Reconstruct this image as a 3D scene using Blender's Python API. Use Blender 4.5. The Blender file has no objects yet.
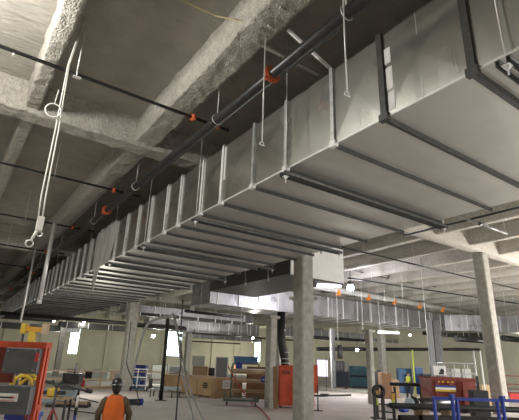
import bpy, bmesh, math, random
from mathutils import Vector, Matrix, noise
random.seed(7)
sc = bpy.context.scene
COL = sc.collection
PI = math.pi

# ------------------------------------------------------------------ camera
F_PX, YAW, PITCH, ROLL = 434.74, 0.607065, 0.337892, 0.033969
EYE = Vector((0, 0, 2.0))
fwd = Vector((math.sin(YAW)*math.cos(PITCH), math.cos(YAW)*math.cos(PITCH), math.sin(PITCH)))
rt0 = Vector((math.cos(YAW), -math.sin(YAW), 0)); up0 = rt0.cross(fwd)
rt = math.cos(ROLL)*rt0 + math.sin(ROLL)*up0
up = -math.sin(ROLL)*rt0 + math.cos(ROLL)*up0
FH = Vector((math.sin(YAW), math.cos(YAW), 0))
cam_d = bpy.data.cameras.new('camera'); cam = bpy.data.objects.new('camera', cam_d); COL.objects.link(cam)
M3 = Matrix((rt, up, -fwd)).transposed()
cam.matrix_world = Matrix.Translation(EYE) @ M3.to_4x4()
cam_d.sensor_fit = 'HORIZONTAL'; cam_d.sensor_width = 36; cam_d.lens = F_PX/519*36
cam_d.clip_start = 0.05; cam_d.clip_end = 300
sc.camera = cam

def ray(x, y): return rt*((x-259.5)/F_PX) - up*((y-210)/F_PX) + fwd
def pt(x, y, d):                       # point on a sight line at horizontal depth d
    r = ray(x, y); return EYE + r*(d/r.dot(FH))
def atz(x, y, z): r = ray(x, y); return EYE + r*((z-2.0)/r.z)
def atx(x, y, X): r = ray(x, y); return EYE + r*(X/r.x)
def aty(x, y, Y): r = ray(x, y); return EYE + r*(Y/r.y)
def fl(x, y): return atz(x, y, 0.0)
def depth(p): return (p-EYE).dot(FH)

# ------------------------------------------------------------------ materials
def mat(name, col, rough=.7, metal=0.0, var=0.0, vscale=3.0, bump=0.0, bscale=20.0, col2=None, spec=None, stretch=None):
    m = bpy.data.materials.new(name); m.use_nodes = True
    nt = m.node_tree; b = nt.nodes['Principled BSDF']
    b.inputs['Base Color'].default_value = (*col, 1); b.inputs['Roughness'].default_value = rough
    b.inputs['Metallic'].default_value = metal
    if spec is not None: b.inputs['Specular IOR Level'].default_value = spec
    tc = nt.nodes.new('ShaderNodeTexCoord'); co = tc.outputs['Object']
    if stretch:
        mp = nt.nodes.new('ShaderNodeMapping'); mp.inputs['Scale'].default_value = stretch
        nt.links.new(co, mp.inputs['Vector']); co = mp.outputs['Vector']
    if var or col2:
        n = nt.nodes.new('ShaderNodeTexNoise'); n.inputs['Scale'].default_value = vscale; n.inputs['Detail'].default_value = 6
        n.inputs['Roughness'].default_value = .62
        nt.links.new(co, n.inputs['Vector'])
        rp = nt.nodes.new('ShaderNodeValToRGB')
        rp.color_ramp.elements[0].position = .32; rp.color_ramp.elements[1].position = .68
        c2 = col2 or tuple(min(1, c*(1+var)) for c in col)
        c1 = col if col2 else tuple(c*(1-var) for c in col)
        rp.color_ramp.elements[0].color = (*c1, 1); rp.color_ramp.elements[1].color = (*c2, 1)
        nt.links.new(n.outputs['Fac'], rp.inputs['Fac']); nt.links.new(rp.outputs['Color'], b.inputs['Base Color'])
    if bump:
        n2 = nt.nodes.new('ShaderNodeTexNoise'); n2.inputs['Scale'].default_value = bscale; n2.inputs['Detail'].default_value = 4
        nt.links.new(co, n2.inputs['Vector'])
        bp = nt.nodes.new('ShaderNodeBump'); bp.inputs['Strength'].default_value = min(1, bump); bp.inputs['Distance'].default_value = .05*bump
        nt.links.new(n2.outputs['Fac'], bp.inputs['Height']); nt.links.new(bp.outputs['Normal'], b.inputs['Normal'])
    return m

def emis(name, col, s):
    m = bpy.data.materials.new(name); m.use_nodes = True
    b = m.node_tree.nodes['Principled BSDF']
    b.inputs['Base Color'].default_value = (*col, 1)
    b.inputs['Emission Color'].default_value = (*col, 1); b.inputs['Emission Strength'].default_value = s
    return m

M = {}
M['foam'] = mat('sprayed_fireproofing', (.46,.44,.39), .95, var=.2, vscale=9, bump=1.0, bscale=24, spec=.1)
M['concrete'] = mat('column_concrete', (.36,.35,.31), .9, var=.2, vscale=3.5, bump=.35, bscale=30, spec=.2)
M['wall'] = mat('wall_board', (.66,.64,.53), .9, var=.08, vscale=.35, spec=.2)
M['floor'] = mat('floor_concrete', (.56,.525,.495), .88, var=.14, vscale=.6, bump=.1, bscale=8, spec=.2)
M['galv'] = mat('galvanized_sheet', (.63,.64,.60), .25, .95, var=.06, vscale=1.2, stretch=(.8,.8,1.2), bump=.10, bscale=1.6)
M['galv_underside'] = mat('underside_galvanized_sheet', (.53,.53,.495), .5, .82, var=.05, vscale=1.2, bump=.08, bscale=1.6)  # same metal as galv, rougher and darker for the bottom panels
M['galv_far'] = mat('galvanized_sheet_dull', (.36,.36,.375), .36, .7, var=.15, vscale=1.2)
M['flange'] = mat('galvanized_angle', (.50,.51,.50), .45, .75, var=.2, vscale=9)
M['flange_dark'] = mat('dark_and_shaded_angle', (.055,.057,.052), .55, .3, var=.3, vscale=9)  # dark metal; also carries painted shade under the main duct joints
M['strut_grey'] = mat('grey_strut', (.13,.135,.13), .45, .6, var=.2, vscale=8)
M['strut'] = mat('dark_strut', (.14,.145,.14), .45, .7, var=.25, vscale=8)
M['mastic'] = mat('pale_joint_sealant', (.72,.72,.70), .7, var=.08, vscale=12)
M['rod'] = mat('zinc_rod', (.74,.74,.72), .4, .35)
M['black_pipe'] = mat('black_steel_pipe', (.035,.036,.036), .38, .25, var=.3, vscale=7)
M['orange_fit'] = mat('orange_coupling', (.52,.11,.035), .5, var=.1)
M['orange_bright'] = mat('orange_fitting', (.75,.24,.03), .5)
M['white_paint'] = mat('white_coated', (.78,.78,.76), .6, var=.05)
M['plastic'] = mat('milky_plastic_film', (.70,.70,.67), .35, var=.12, vscale=4, bump=.5, bscale=7)
def smudge(m, lo, hi, sc_=1.3):                # oil-canned sheet: gloss wanders over the metal
    nt = m.node_tree; tc = nt.nodes.new('ShaderNodeTexCoord'); n = nt.nodes.new('ShaderNodeTexNoise'); n.inputs['Scale'].default_value = sc_; n.inputs['Detail'].default_value = 1.5
    mp = nt.nodes.new('ShaderNodeMapping'); mp.inputs['Scale'].default_value = (1, 1.6, .7)
    r = nt.nodes.new('ShaderNodeMapRange'); r.inputs['From Min'].default_value = .3; r.inputs['From Max'].default_value = .7; r.inputs['To Min'].default_value = lo; r.inputs['To Max'].default_value = hi
    nt.links.new(tc.outputs['Object'], mp.inputs['Vector']); nt.links.new(mp.outputs['Vector'], n.inputs['Vector']); nt.links.new(n.outputs['Fac'], r.inputs['Value']); nt.links.new(r.outputs['Result'], nt.nodes['Principled BSDF'].inputs['Roughness'])
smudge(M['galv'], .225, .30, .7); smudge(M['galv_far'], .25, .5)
pb = M['plastic'].node_tree.nodes['Principled BSDF']; pb.inputs['Alpha'].default_value = .82
M['rope'] = mat('pale_cable', (.66,.65,.60), .8)
M['yellow_wire'] = mat('yellow_wire', (.50,.44,.22), .7)
M['card'] = mat('cardboard', (.40,.27,.15), .85, var=.1, vscale=2)
M['card_dark'] = mat('brown_cardboard', (.22,.12,.065), .85, var=.15, vscale=2)
M['wood'] = mat('raw_lumber', (.40,.29,.17), .8, var=.2, vscale=4, stretch=(1,1,6))
M['paper'] = mat('white_paper', (.80,.80,.78), .8)
M['ink'] = mat('dark_print', (.035,.035,.04), .8)
M['red_ink'] = mat('red_print', (.5,.05,.05), .8)
M['orange_red'] = mat('orange_red_paint', (.56,.075,.025), .5, var=.1, vscale=5)
M['rust_red'] = mat('rust_red_paint', (.20,.035,.022), .6, var=.25, vscale=3)
M['orange_cab'] = mat('orange_cabinet_paint', (.48,.065,.022), .55, var=.2, vscale=3)
M['grey_panel'] = mat('grey_painted_steel', (.115,.12,.125), .5, .2, var=.15, vscale=5)
M['light_grey'] = mat('pale_grey_panel', (.42,.43,.40), .7, var=.08)
M['blue'] = mat('blue_paint', (.02,.045,.30), .45, var=.12)
M['blue_dull'] = mat('blue_plastic', (.035,.10,.22), .55, var=.12)
M['teal'] = mat('dark_teal_tarp', (.02,.075,.105), .6, var=.2, bump=.4, bscale=5)
M['pale_blue'] = mat('pale_blue_sheet', (.42,.52,.58), .6, var=.06)
M['yellow'] = mat('yellow_paint', (.55,.38,.04), .5, var=.1)
M['amber'] = mat('amber_paint', (.55,.28,.03), .5, var=.1)
M['lime'] = mat('lime_reflective_tape', (.50,.62,.06), .5)
M['black'] = mat('black_rubber', (.018,.018,.018), .6, var=.2)
M['dark'] = mat('dark_steel', (.05,.052,.055), .5, .4, var=.25)
M['steel'] = mat('bare_steel', (.42,.42,.42), .4, .6, var=.15)
M['green'] = mat('dark_green_paint', (.06,.10,.075), .55, var=.15)
M['skin'] = mat('skin', (.45,.25,.17), .6)
M['orange_vest'] = mat('orange_vest_cloth', (.52,.105,.012), .85, var=.12, vscale=8, bump=.5, bscale=9)
M['olive'] = mat('brown_olive_cloth', (.075,.055,.027), .9, var=.25, vscale=8, bump=.5, bscale=12)
M['navy'] = mat('dark_trousers', (.03,.035,.05), .9, var=.2)
M['hivis'] = mat('lime_vest_cloth', (.42,.52,.05), .85, var=.1)
M['boot'] = mat('boot_leather', (.06,.04,.025), .7)
M['hat_black'] = mat('black_helmet', (.02,.02,.02), .3)
M['hat_white'] = mat('white_helmet', (.7,.7,.68), .35)
M['hair'] = mat('dark_hair', (.02,.015,.012), .8)
M['red_cord'] = mat('red_cord', (.42,.06,.05), .6)
M['copper_tint'] = mat('tan_wrap', (.46,.36,.25), .8, var=.12)
M['sky_glass'] = emis('daylit_window', (.80,.97,.93), 5.0)
M['door_light'] = emis('lit_doorway', (.78,.70,.88), 1.6)
M['lamp_white'] = emis('lamp_lens', (.93,.90,1.0), 120)
M['lamp_small'] = emis('bulb_glass', (1.0,.98,.93), 70)
M['lamp_tube'] = emis('tube_lens', (.85,.83,1.0), 2.2)

# sprayed metal deck: ribs along X, rough coat
def deck_mat():
    m = mat('sprayed_deck', (.42,.40,.35), .95, var=.13, vscale=1.1, spec=.1)
    nt = m.node_tree; b = nt.nodes['Principled BSDF']
    tc = nt.nodes.new('ShaderNodeTexCoord')
    mp = nt.nodes.new('ShaderNodeMapping'); mp.inputs['Scale'].default_value = (.55, 2.6, 1)
    n = nt.nodes.new('ShaderNodeTexNoise'); n.inputs['Scale'].default_value = 4.5; n.inputs['Detail'].default_value = 8; n.inputs['Roughness'].default_value = .65
    nt.links.new(tc.outputs['Object'], mp.inputs['Vector']); nt.links.new(mp.outputs['Vector'], n.inputs['Vector'])
    w = nt.nodes.new('ShaderNodeTexWave'); w.bands_direction = 'Y'; w.inputs['Scale'].default_value = 1.1; w.inputs['Distortion'].default_value = 1.6
    w.inputs['Detail'].default_value = 3
    nt.links.new(tc.outputs['Object'], w.inputs['Vector'])
    mx = nt.nodes.new('ShaderNodeMath'); mx.operation = 'MULTIPLY_ADD'; mx.inputs[1].default_value = .07
    nt.links.new(w.outputs['Fac'], mx.inputs[0]); nt.links.new(n.outputs['Fac'], mx.inputs[2])
    bp = nt.nodes.new('ShaderNodeBump'); bp.inputs['Strength'].default_value = .85; bp.inputs['Distance'].default_value = .16
    nt.links.new(mx.outputs[0], bp.inputs['Height']); nt.links.new(bp.outputs['Normal'], b.inputs['Normal'])
    return m
M['deck'] = deck_mat()

# ------------------------------------------------------------------ mesh builder
class MB:
    def __init__(s): s.bm = bmesh.new()
    def box(s, x0, x1, y0, y1, z0, z1, mtx=None):
        v = [s.bm.verts.new(mtx @ Vector(p) if mtx else p) for p in
             ((x0,y0,z0),(x1,y0,z0),(x1,y1,z0),(x0,y1,z0),(x0,y0,z1),(x1,y0,z1),(x1,y1,z1),(x0,y1,z1))]
        for f in ((0,3,2,1),(4,5,6,7),(0,1,5,4),(1,2,6,5),(2,3,7,6),(3,0,4,7)): s.bm.faces.new([v[i] for i in f])
        return s
    def bar(s, a, b, w, h, upv=(0,0,1)):           # box section from a to b
        a, b = Vector(a), Vector(b); d = b-a; L = d.length; d.normalize()
        u = Vector(upv); u = u - d*u.dot(d)
        if u.length < 1e-4: u = Vector((1,0,0)) - d*d.x
        u.normalize(); r = d.cross(u)
        mt = Matrix((r, d, u)).transposed().to_4x4(); mt.translation = a
        return s.box(-w/2, w/2, 0, L, -h/2, h/2, mt)
    def tube(s, pts, r, n=10, cap=True):
        pts = [Vector(p) for p in pts]; R = r if isinstance(r, (list, tuple)) else [r]*len(pts)
        rings = []; ref = None
        for i, p in enumerate(pts):
            d = (pts[min(i+1, len(pts)-1)] - pts[max(i-1, 0)]).normalized()
            if ref is None:
                ref = Vector((0,0,1)) if abs(d.z) < .9 else Vector((1,0,0))
            u = ref - d*ref.dot(d); u.normalize(); ref = u; w = d.cross(u)
            rings.append([s.bm.verts.new(p + (u*math.cos(2*PI*k/n) + w*math.sin(2*PI*k/n))*R[i]) for k in range(n)])
        for a, b in zip(rings, rings[1:]):
            for k in range(n):
                f = s.bm.faces.new((a[k], a[(k+1)%n], b[(k+1)%n], b[k])); f.smooth = n > 6
        if cap:
            s.bm.faces.new(rings[0][::-1]); s.bm.faces.new(rings[-1])
        return s
    def loft(s, rings, n=16, cap=True):            # rings: (center, rx, ry[, tilt matrix])
        rs = []
        for q in rings:
            c, rx, ry = Vector(q[0]), q[1], q[2]; mt = q[3] if len(q) > 3 else None
            ring = []
            for k in range(n):
                a = 2*PI*k/n; o = Vector((math.cos(a)*rx, math.sin(a)*ry, 0))
                if mt: o = mt @ o
                ring.append(s.bm.verts.new(c+o))
            rs.append(ring)
        for a, b in zip(rs, rs[1:]):
            for k in range(n):
                f = s.bm.faces.new((a[k], a[(k+1)%n], b[(k+1)%n], b[k])); f.smooth = True
        if cap: s.bm.faces.new(rs[0][::-1]); s.bm.faces.new(rs[-1])
        return s
    def ring(s, c, R, r, axis=(0,0,1), n=20, m=6):
        ax = Vector(axis).normalized(); u = ax.orthogonal().normalized(); w = ax.cross(u); c = Vector(c)
        rs = []
        for i in range(n):
            a = 2*PI*i/n; d = u*math.cos(a)+w*math.sin(a)
            rs.append([s.bm.verts.new(c+d*R+(d*math.cos(2*PI*k/m)+ax*math.sin(2*PI*k/m))*r) for k in range(m)])
        for i in range(n):
            for k in range(m):
                f = s.bm.faces.new((rs[i][k], rs[i][(k+1)%m], rs[(i+1)%n][(k+1)%m], rs[(i+1)%n][k])); f.smooth = True
        return s
    def ball(s, c, r, seg=14, sc3=(1,1,1), z0=-1.0):
        c = Vector(c); rings = []
        n = seg//2+1
        for i in range(n):
            t = z0+(1-z0)*i/(n-1); rr = math.sqrt(max(1e-4, 1-t*t))
            rings.append((c+Vector((0,0,t*r*sc3[2])), rr*r*sc3[0], rr*r*sc3[1]))
        return s.loft(rings, seg)
    def build(s, name, m, parent=None, world=False, bevel=0.0, origin=None):
        if parent is not None and world:
            bmesh.ops.translate(s.bm, vec=-parent['_w_'] if False else -Vector(LOC.get(parent.name, (0,0,0))), verts=s.bm.verts)
        if origin is not None: bmesh.ops.translate(s.bm, vec=-Vector(origin), verts=s.bm.verts)
        bmesh.ops.recalc_face_normals(s.bm, faces=s.bm.faces)
        me = bpy.data.meshes.new(name); s.bm.to_mesh(me); s.bm.free()
        me.materials.append(M[m] if isinstance(m, str) else m)
        o = bpy.data.objects.new(name, me); COL.objects.link(o)
        if parent is not None: o.parent = parent
        if origin is not None: o.location = origin
        if bevel:
            b = o.modifiers.new('bevel', 'BEVEL'); b.width = bevel; b.segments = 2; b.limit_method = 'ANGLE'
        return o
LOC = {}
def tag(o, label, cat, group=None):
    o['label'] = label; o['category'] = cat; o['kind'] = 'thing'
    if group: o['group'] = group
    return o
def thing(name, label, cat, loc=(0,0,0), rz=0.0, group=None):
    o = bpy.data.objects.new(name, None); COL.objects.link(o); o.empty_display_size = .2
    o.location = loc; o.rotation_euler = (0,0,rz); LOC[o.name] = Vector(loc)
    return tag(o, label, cat, group)
def struct(o): o['kind'] = 'structure'; return o
def copy_tree(o, parent=None):
    c = o.copy(); COL.objects.link(c)
    if parent is not None: c.parent = parent
    for ch in [x for x in bpy.data.objects if x.parent == o]: copy_tree(ch, c)
    return c
RZ = -YAW                                  # turned square to the sight line

# ------------------------------------------------------------------ the hall
X0, X1, Y0, Y1, ZC = -22.0, 60.0, -14.0, 76.0, 9.0
struct(MB().box(X0, X1, Y0, Y1, -.25, 0).build('floor', 'floor'))
struct(MB().box(X0, X1, Y0, Y1, ZC, ZC+.25).build('ceiling', 'deck'))

# north wall with openings for the windows
WINS = []                                  # x0,x1,z0,z1 on the wall at Y1
for (xa, ya, xb, yb) in ((67,354,81.5,327),(166,356,184,322),(254,362,261,341)):
    a = aty(xa, ya, Y1); b = aty(xb, yb, Y1); WINS.append((a.x, b.x, max(.5, a.z), b.z))
WINS.sort()
wb = MB(); px = X0
for (a, b, z0, z1) in WINS:
    wb.box(px, a, Y1, Y1+.3, 0, ZC); wb.box(a, b, Y1, Y1+.3, 0, z0); wb.box(a, b, Y1, Y1+.3, z1, ZC); px = b
wb.box(px, X1, Y1, Y1+.3, 0, ZC)
struct(wb.build('wall_north', 'wall'))
struct(MB().box(X0-.3, X0, Y0, Y1, 0, ZC).build('wall_west', 'wall'))
# east wall with the doorway
da = atx(316.5, 372, X1); db = atx(328, 372, X1)
dy0, dy1 = min(da.y, db.y), max(da.y, db.y)
struct(MB().box(X1, X1+.3, Y0, dy0, 0, ZC).box(X1, X1+.3, dy1, Y1, 0, ZC).box(X1, X1+.3, dy0, dy1, 2.9, ZC).build('wall_east', 'wall'))
for i, (a, b, z0, z1) in enumerate(WINS):
    w = struct(MB().box(a, b, Y1+.16, Y1+.2, z0, z1).build('window_%d' % (i+1), 'sky_glass'))
    fr = MB(); t = .07
    fr.box(a, a+t, Y1+.02, Y1+.15, z0, z1).box(b-t, b, Y1+.02, Y1+.15, z0, z1).box(a, b, Y1+.02, Y1+.15, z0, z0+t).box(a, b, Y1+.02, Y1+.15, z1-t, z1)
    fr.box((a+b)/2-.03, (a+b)/2+.03, Y1+.04, Y1+.14, z0, z1).box(a, b, Y1+.04, Y1+.14, z0+(z1-z0)*.36, z0+(z1-z0)*.36+.05)
    fr.build('window_frame', 'light_grey', w)
d = struct(MB().box(X1+.2, X1+.26, dy0, dy1, 0, 2.9).build('door_1', 'door_light'))
MB().box(X1-.03, X1+.1, dy0-.15, dy0, 0, 3.05).box(X1-.03, X1+.1, dy1, dy1+.15, 0, 3.05).box(X1-.03, X1+.1, dy0, dy1, 2.9, 3.05).build('door_frame', 'light_grey', d)
# pilaster strips and board joints on the north wall
pl = MB()
for x in [x for x in range(-18, 58, 5) if not any(a-1.4 < x < b+.2 for a, b, _, _ in WINS)]: pl.box(x+.7, x+1.25, Y1-.3, Y1, 0, ZC)
struct(pl.build('trim_1', 'wall'))

# spray-coated steel beams
def foam_beam(x0, x1, y0, y1, z0, z1, step, amp, name='ceiling_beam'):
    bm = bmesh.new(); along_y = (y1-y0) > (x1-x0)
    L = (y1-y0) if along_y else (x1-x0); W = (x1-x0) if along_y else (y1-y0); H = z1-z0
    prof = []
    nz = max(2, int(H/step)); nw = max(3, int(W/step))
    fil = .04
    for i in range(nz+1):
        q = i/nz; prof.append((-(fil*max(0, 1-q*2.2)**2), z1-H*q))
    for i in range(1, nw+1): prof.append((W*i/nw, z0))
    for i in range(1, nz+1):
        q = 1-i/nz; prof.append((W+fil*max(0, 1-q*2.2)**2, z1-H*q))
    n = max(2, int(L/step)); rows = []
    for i in range(n+1):
        t = L*i/n; row = []
        for (w, z) in prof:
            p = Vector((x0+w, y0+t, z)) if along_y else Vector((x0+t, y0+w, z))
            nv = noise.noise_vector(p*2.6)*amp + noise.noise_vector(p*6.5)*amp*.55
            if step < .08: nv += noise.noise_vector(p*13)*.022
            if z > z1-.01: nv.z = .02
            row.append(bm.verts.new(p+nv))
        rows.append(row)
    for a, b in zip(rows, rows[1:]):
        for k in range(len(prof)-1):
            f = bm.faces.new((a[k], a[k+1], b[k+1], b[k])); f.smooth = True
    bmesh.ops.recalc_face_normals(bm, faces=bm.faces)
    me = bpy.data.meshes.new(name); bm.to_mesh(me); bm.free(); me.materials.append(M['foam'])
    o = bpy.data.objects.new(name, me); COL.objects.link(o); return struct(o)
GIRD = (-5.6, 12.2, 30.0, 47.0, 64.0)
for k in range(-6, 19):
    bx = .55+3.05*k
    near = -1 <= k <= 2
    wd = .62 if k == 1 else .34
    zb = 8.25
    if k in (0, 1):
        for ya, yb, st in ((Y0+.1, 4, .3), (4, 15, .055), (15, 36, .16), (36, Y1-.1, .45)): foam_beam(bx, bx+wd, ya, yb, zb, ZC+.02, st, .03)
    else: foam_beam(bx, bx+wd, Y0+.1, Y1-.1, zb, ZC+.02, .3 if near else .45, .03)
for g in GIRD:
    if g == 12.2:
        for xa, xb, st in ((X0+.1, -4, .3), (-4, 6.5, .06), (6.5, X1-.1, .2)): foam_beam(xa, xb, g-.3, g+.3, 8.12, ZC+.02, st, .035)
    else: foam_beam(X0+.1, X1-.1, g-.3, g+.3, 8.12, ZC+.02, .4, .04)

# concrete columns
def column(x, y, w, label, z1=8.15, collar=None):
    t = thing('concrete_column', label, 'column', (x, y, 0), 0, 'concrete columns')
    c = .05; h = w/2
    b = MB(); bm = b.bm; rings = []
    for z in (0, z1):
        rings.append([bm.verts.new(p) for p in ((-h+c,-h,z),(h-c,-h,z),(h,-h+c,z),(h,h-c,z),(h-c,h,z),(-h+c,h,z),(-h,h-c,z),(-h,-h+c,z))])
    for k in range(8): bm.faces.new((rings[0][k], rings[0][(k+1)%8], rings[1][(k+1)%8], rings[1][k]))
    bm.faces.new(rings[0][::-1]); bm.faces.new(rings[1])
    b.build('shaft', 'concrete', t)
    if z1 < 6: MB().box(-h-.1, h+.1, -h-.1, h+.1, z1, z1+.14).build('cap_plate', 'concrete', t)
    if collar:
        MB().box(-h-.02, h+.02, -h-.02, h+.02, collar, collar+.1).bar((-h*1.5, h*1.5*.7, collar+.08), (h*1.5, -h*1.5*.7, collar+.08), .12, .1).build('collar_band', 'concrete', t)
    return t
column(10.68, 12.35, .56, 'thick central concrete column rising past the white capped branch duct', 8.05, 4.22)
column(23.4, 12.2, .60, 'tall pale square column standing behind the blue pipe cart', 8.05)
column(10.55, 30, .62, 'concrete column standing behind the worker in the orange vest', 8.05)
column(10.64, 51, .54, 'far concrete column beside the tall bright window at left', 8.05)
column(13.7, 18.3, .42, 'slim concrete column next to the orange cabinet, half hidden by the central column', pt(270, 316, depth(Vector((13.7, 18.3, 0)))).z-.14)
column(21.0, 18.3, .36, 'slim concrete column behind the black and yellow pipe stands', pt(372, 330, depth(Vector((21.0, 18.3, 0)))).z-.14)
column(23.4, 30, .6, 'column far behind the cardboard crates, in front of the pale wall', 8.05)

column(36.2, 30, .6, 'column in the distance right of the lime-vested worker, before the pale east wall', 8.05)
column(23.4, 47, .6, 'distant column behind the grey cabinet and crates, near the far wall', 8.05)
column(36.2, 47, .6, 'distant column seen right of the doorway, near the far wall', 8.05)
# ------------------------------------------------------------------ main duct
DX0, DX1, DZ0, DZ1 = 5.04, 10.25, 5.75, 7.31
joints = [2.37, 3.83, 4.97, 6.34, 7.54, 8.93, 10.02, 11.4, 12.4, 13.7, 14.9]
while joints[-1] < 55: joints.append(joints[-1]+1.25)
joints = [-2.0, -.4, 1.0] + joints
duct = thing('rectangular_duct', 'huge galvanized rectangular duct running overhead from upper right to far left', 'duct', (DX0, -3, DZ0))
LOC[duct.name] = Vector((0,0,0)); duct.location = (0,0,0)
ends = [-3.4] + joints + [57.0]
for a, b in zip(ends, ends[1:]):
    mb = MB(); bm = mb.bm                      # sheet-metal section with crossbroken panels
    def panel(p00, p10, p11, p01, nrm):
        p = [Vector(q) for q in (p00, p10, p11, p01)]
        c = sum(p, Vector())/4 + Vector(nrm)*.022
        v = [bm.verts.new(q) for q in p]; cv = bm.verts.new(c)
        for k in range(4): bm.faces.new((v[k], v[(k+1)%4], cv))
    panel((DX0,a,DZ0),(DX0,b,DZ0),(DX0,b,DZ1),(DX0,a,DZ1),(-1,0,0))
    panel((DX1,a,DZ0),(DX1,b,DZ0),(DX1,b,DZ1),(DX1,a,DZ1),(1,0,0))
    panel((DX0,a,DZ1),(DX1,a,DZ1),(DX1,b,DZ1),(DX0,b,DZ1),(0,0,1))
    sec = mb.build('duct_section', 'galv', duct)
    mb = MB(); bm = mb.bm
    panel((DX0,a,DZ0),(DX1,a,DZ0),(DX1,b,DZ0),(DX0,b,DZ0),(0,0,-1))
    mb.build('bottom_panel', 'galv_underside', sec)
for i, y in enumerate(joints):
    big = y in (2.37, 3.83)
    e = .05; w = .055 if big else .04
    fm = MB()
    fm.box(DX0-e, DX0, y-w, y+w, DZ0-e, DZ1+e).box(DX1, DX1+e, y-w, y+w, DZ0-e, DZ1+e)
    fm.box(DX0, DX1, y-w, y+w, DZ1, DZ1+e)
    f = fm.build('joint_flange', 'flange_dark' if big or y < 2 else 'flange', duct)
    # the bottom angle stiffener stands below each joint; its dark colour paints in underside shade
    MB().box(DX0+.02, DX1+.1, y-w*.9, y-w*.9+.012, DZ0-.09, DZ0-e).box(DX0, DX1+.1, y-w, y+w, DZ0-e, DZ0).build('stiffener_angle', 'flange_dark', f)
    if y > 8.5:
        sb = MB(); k = .03+.03*((i*7) % 3)
        sb.box(DX0-.014, DX0-.002, y+w, y+w+k, DZ0+.02, DZ1-.02-.1*(i % 2)).box(DX0-e-.006, DX0-e, y-w, y+w, DZ0, DZ1).box(DX0-.014, DX0-.002, y-w-k*.6, y-w, DZ0+.3*(i % 3), DZ1-.05)
        sb.build('joint_sealant', 'mastic', f)
    # corner clips
    MB().box(DX0-e-.015, DX0+.03, y-w-.03, y+w+.03, DZ0-e-.02, DZ0+.05).build('corner_clip', 'flange_dark' if big else 'rod', f)
sl = MB()
for (ya, za, zb) in ((3.62, 5.82, 6.15),(3.63, 6.2, 6.62),(3.64, 6.7, 7.0)):
    sl.box(DX0-.012, DX0, ya, ya+.12, za, zb)
sl.build('sealant_patch', 'mastic', duct)
sm = MB(); sm.box(DX0-.012, DX0-.004, 3.12, 3.135, DZ0, DZ1).build('standing_seam', 'flange', duct)
ee = MB().box(DX0-.012, DX0+.012, -3.4, 57, DZ0-.012, DZ0+.02).build('lower_edge_seam', 'rod', duct)

# plain rectangular ducts farther off
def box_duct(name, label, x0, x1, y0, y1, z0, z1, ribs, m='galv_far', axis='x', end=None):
    t = thing(name, label, 'duct'); 
    MB().box(x0, x1, y0, y1, z0, z1).build('duct_body', m, t)
    e = .04
    a, b = (x0, x1) if axis == 'x' else (y0, y1)
    k = a+.6
    while k < b-.2:
        r = MB()
        if axis == 'x':
            r.box(k-.035, k+.035, y0-e, y0, z0-e, z1+e).box(k-.035, k+.035, y0, y1, z0-e, z0).box(k-.035, k+.035, y1, y1+e, z0-e, z1+e)
        else:
            r.box(x0-e, x0, k-.035, k+.035, z0-e, z1+e).box(x0, x1, k-.035, k+.035, z0-e, z0).box(x1, x1+e, k-.035, k+.035, z0-e, z1+e)
        r.build('joint_flange', 'rod', t); k += ribs
    n = max(2, int((b-a)/4))
    for i in range(n):
        q = a+(b-a)*(i+.5)/n
        for e_ in ((y0-.08, y1+.08) if axis == 'x' else (x0-.08, x1+.08)):
            X_, Y_ = (q, e_) if axis == 'x' else (e_, q)
            if not (DX0-.2 < X_ < DX1+.2 or 4.0 < X_ < 4.9): MB().tube([(X_, Y_, z0-.1), (X_, Y_, 8.98)], .012, 6).build('hanger_rod', 'rod', t)
    return t
box_duct('rectangular_duct', 'long galvanized duct crossing behind the columns from centre to right', 14.6, 42.2, 26.6, 30.0-.6, 5.75, 7.33, 1.75)
cd = thing('rectangular_duct', 'duct run turning off the end of the long cross duct behind the pale column', 'duct')
mt = Matrix.Translation((42.3, 26.7, 0)) @ Matrix.Rotation(math.radians(-42), 4, 'Z')
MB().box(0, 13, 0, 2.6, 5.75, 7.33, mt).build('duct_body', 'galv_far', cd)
for k in range(8): MB().box(.6+k*1.6, .68+k*1.6, -.04, 0, 5.7, 7.37, mt).build('joint_flange', 'rod', cd)
# branch duct beside the central column with a white capped end
br = thing('branch_duct', 'dark branch duct with a white capped end beside the central column', 'duct')
bx0, bx1, by0 = 12.0, 15.15, 14.7
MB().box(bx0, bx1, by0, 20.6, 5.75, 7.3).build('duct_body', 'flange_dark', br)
MB().box(bx0-.05, bx1+.05, by0-.09, by0-.005, 5.7, 7.34).build('end_cap', 'white_paint', br)
MB().box(bx0-.07, bx1+.07, by0, by0+.06, 5.64, 5.7).box(bx0+1.7, bx0+1.74, by0-.12, by0-.09, 6.9, 7.34).build('cap_flange', 'flange_dark', br)
el = MB(); prof = []
for i in range(9):
    a = PI/2*i/8; prof.append((20.6+1.5*math.sin(a), 5.75+1.55*(1-0)*(1-(1-math.cos(a)))*0+0))
rings = []
for i in range(9):
    a = PI/2*i/8; yy = 20.6+1.4*math.sin(a); zt = 5.9+1.4*math.cos(a)
    rings.append([el.bm.verts.new(p) for p in ((bx0, yy, 5.75), (bx1, yy, 5.75), (bx1, yy, zt), (bx0, yy, zt))])
for a, b in zip(rings, rings[1:]):
    for k in range(4): el.bm.faces.new((a[k], a[(k+1)%4], b[(k+1)%4], b[k]))
el.bm.faces.new(rings[0][::-1]); el.bm.faces.new(rings[-1]); el.build('elbow_end', 'flange_dark', br)
for y in (16.3, 18.2): MB().box(bx0-.06, bx0-.005, y, y+.08, 5.62, 7.32).build('hanger_strap', 'steel', br)
box_duct('rectangular_duct', 'far violet-lit duct high above the cardboard crates', 17.5, 31.5, 44.6, 46.2, 4.95, 6.25, 1.3)
box_duct('rectangular_duct', 'far ribbed duct under the long cross duct, right of the central column', 30, 44, 37.6, 39.0, 4.8, 5.75, 1.15)
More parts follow.
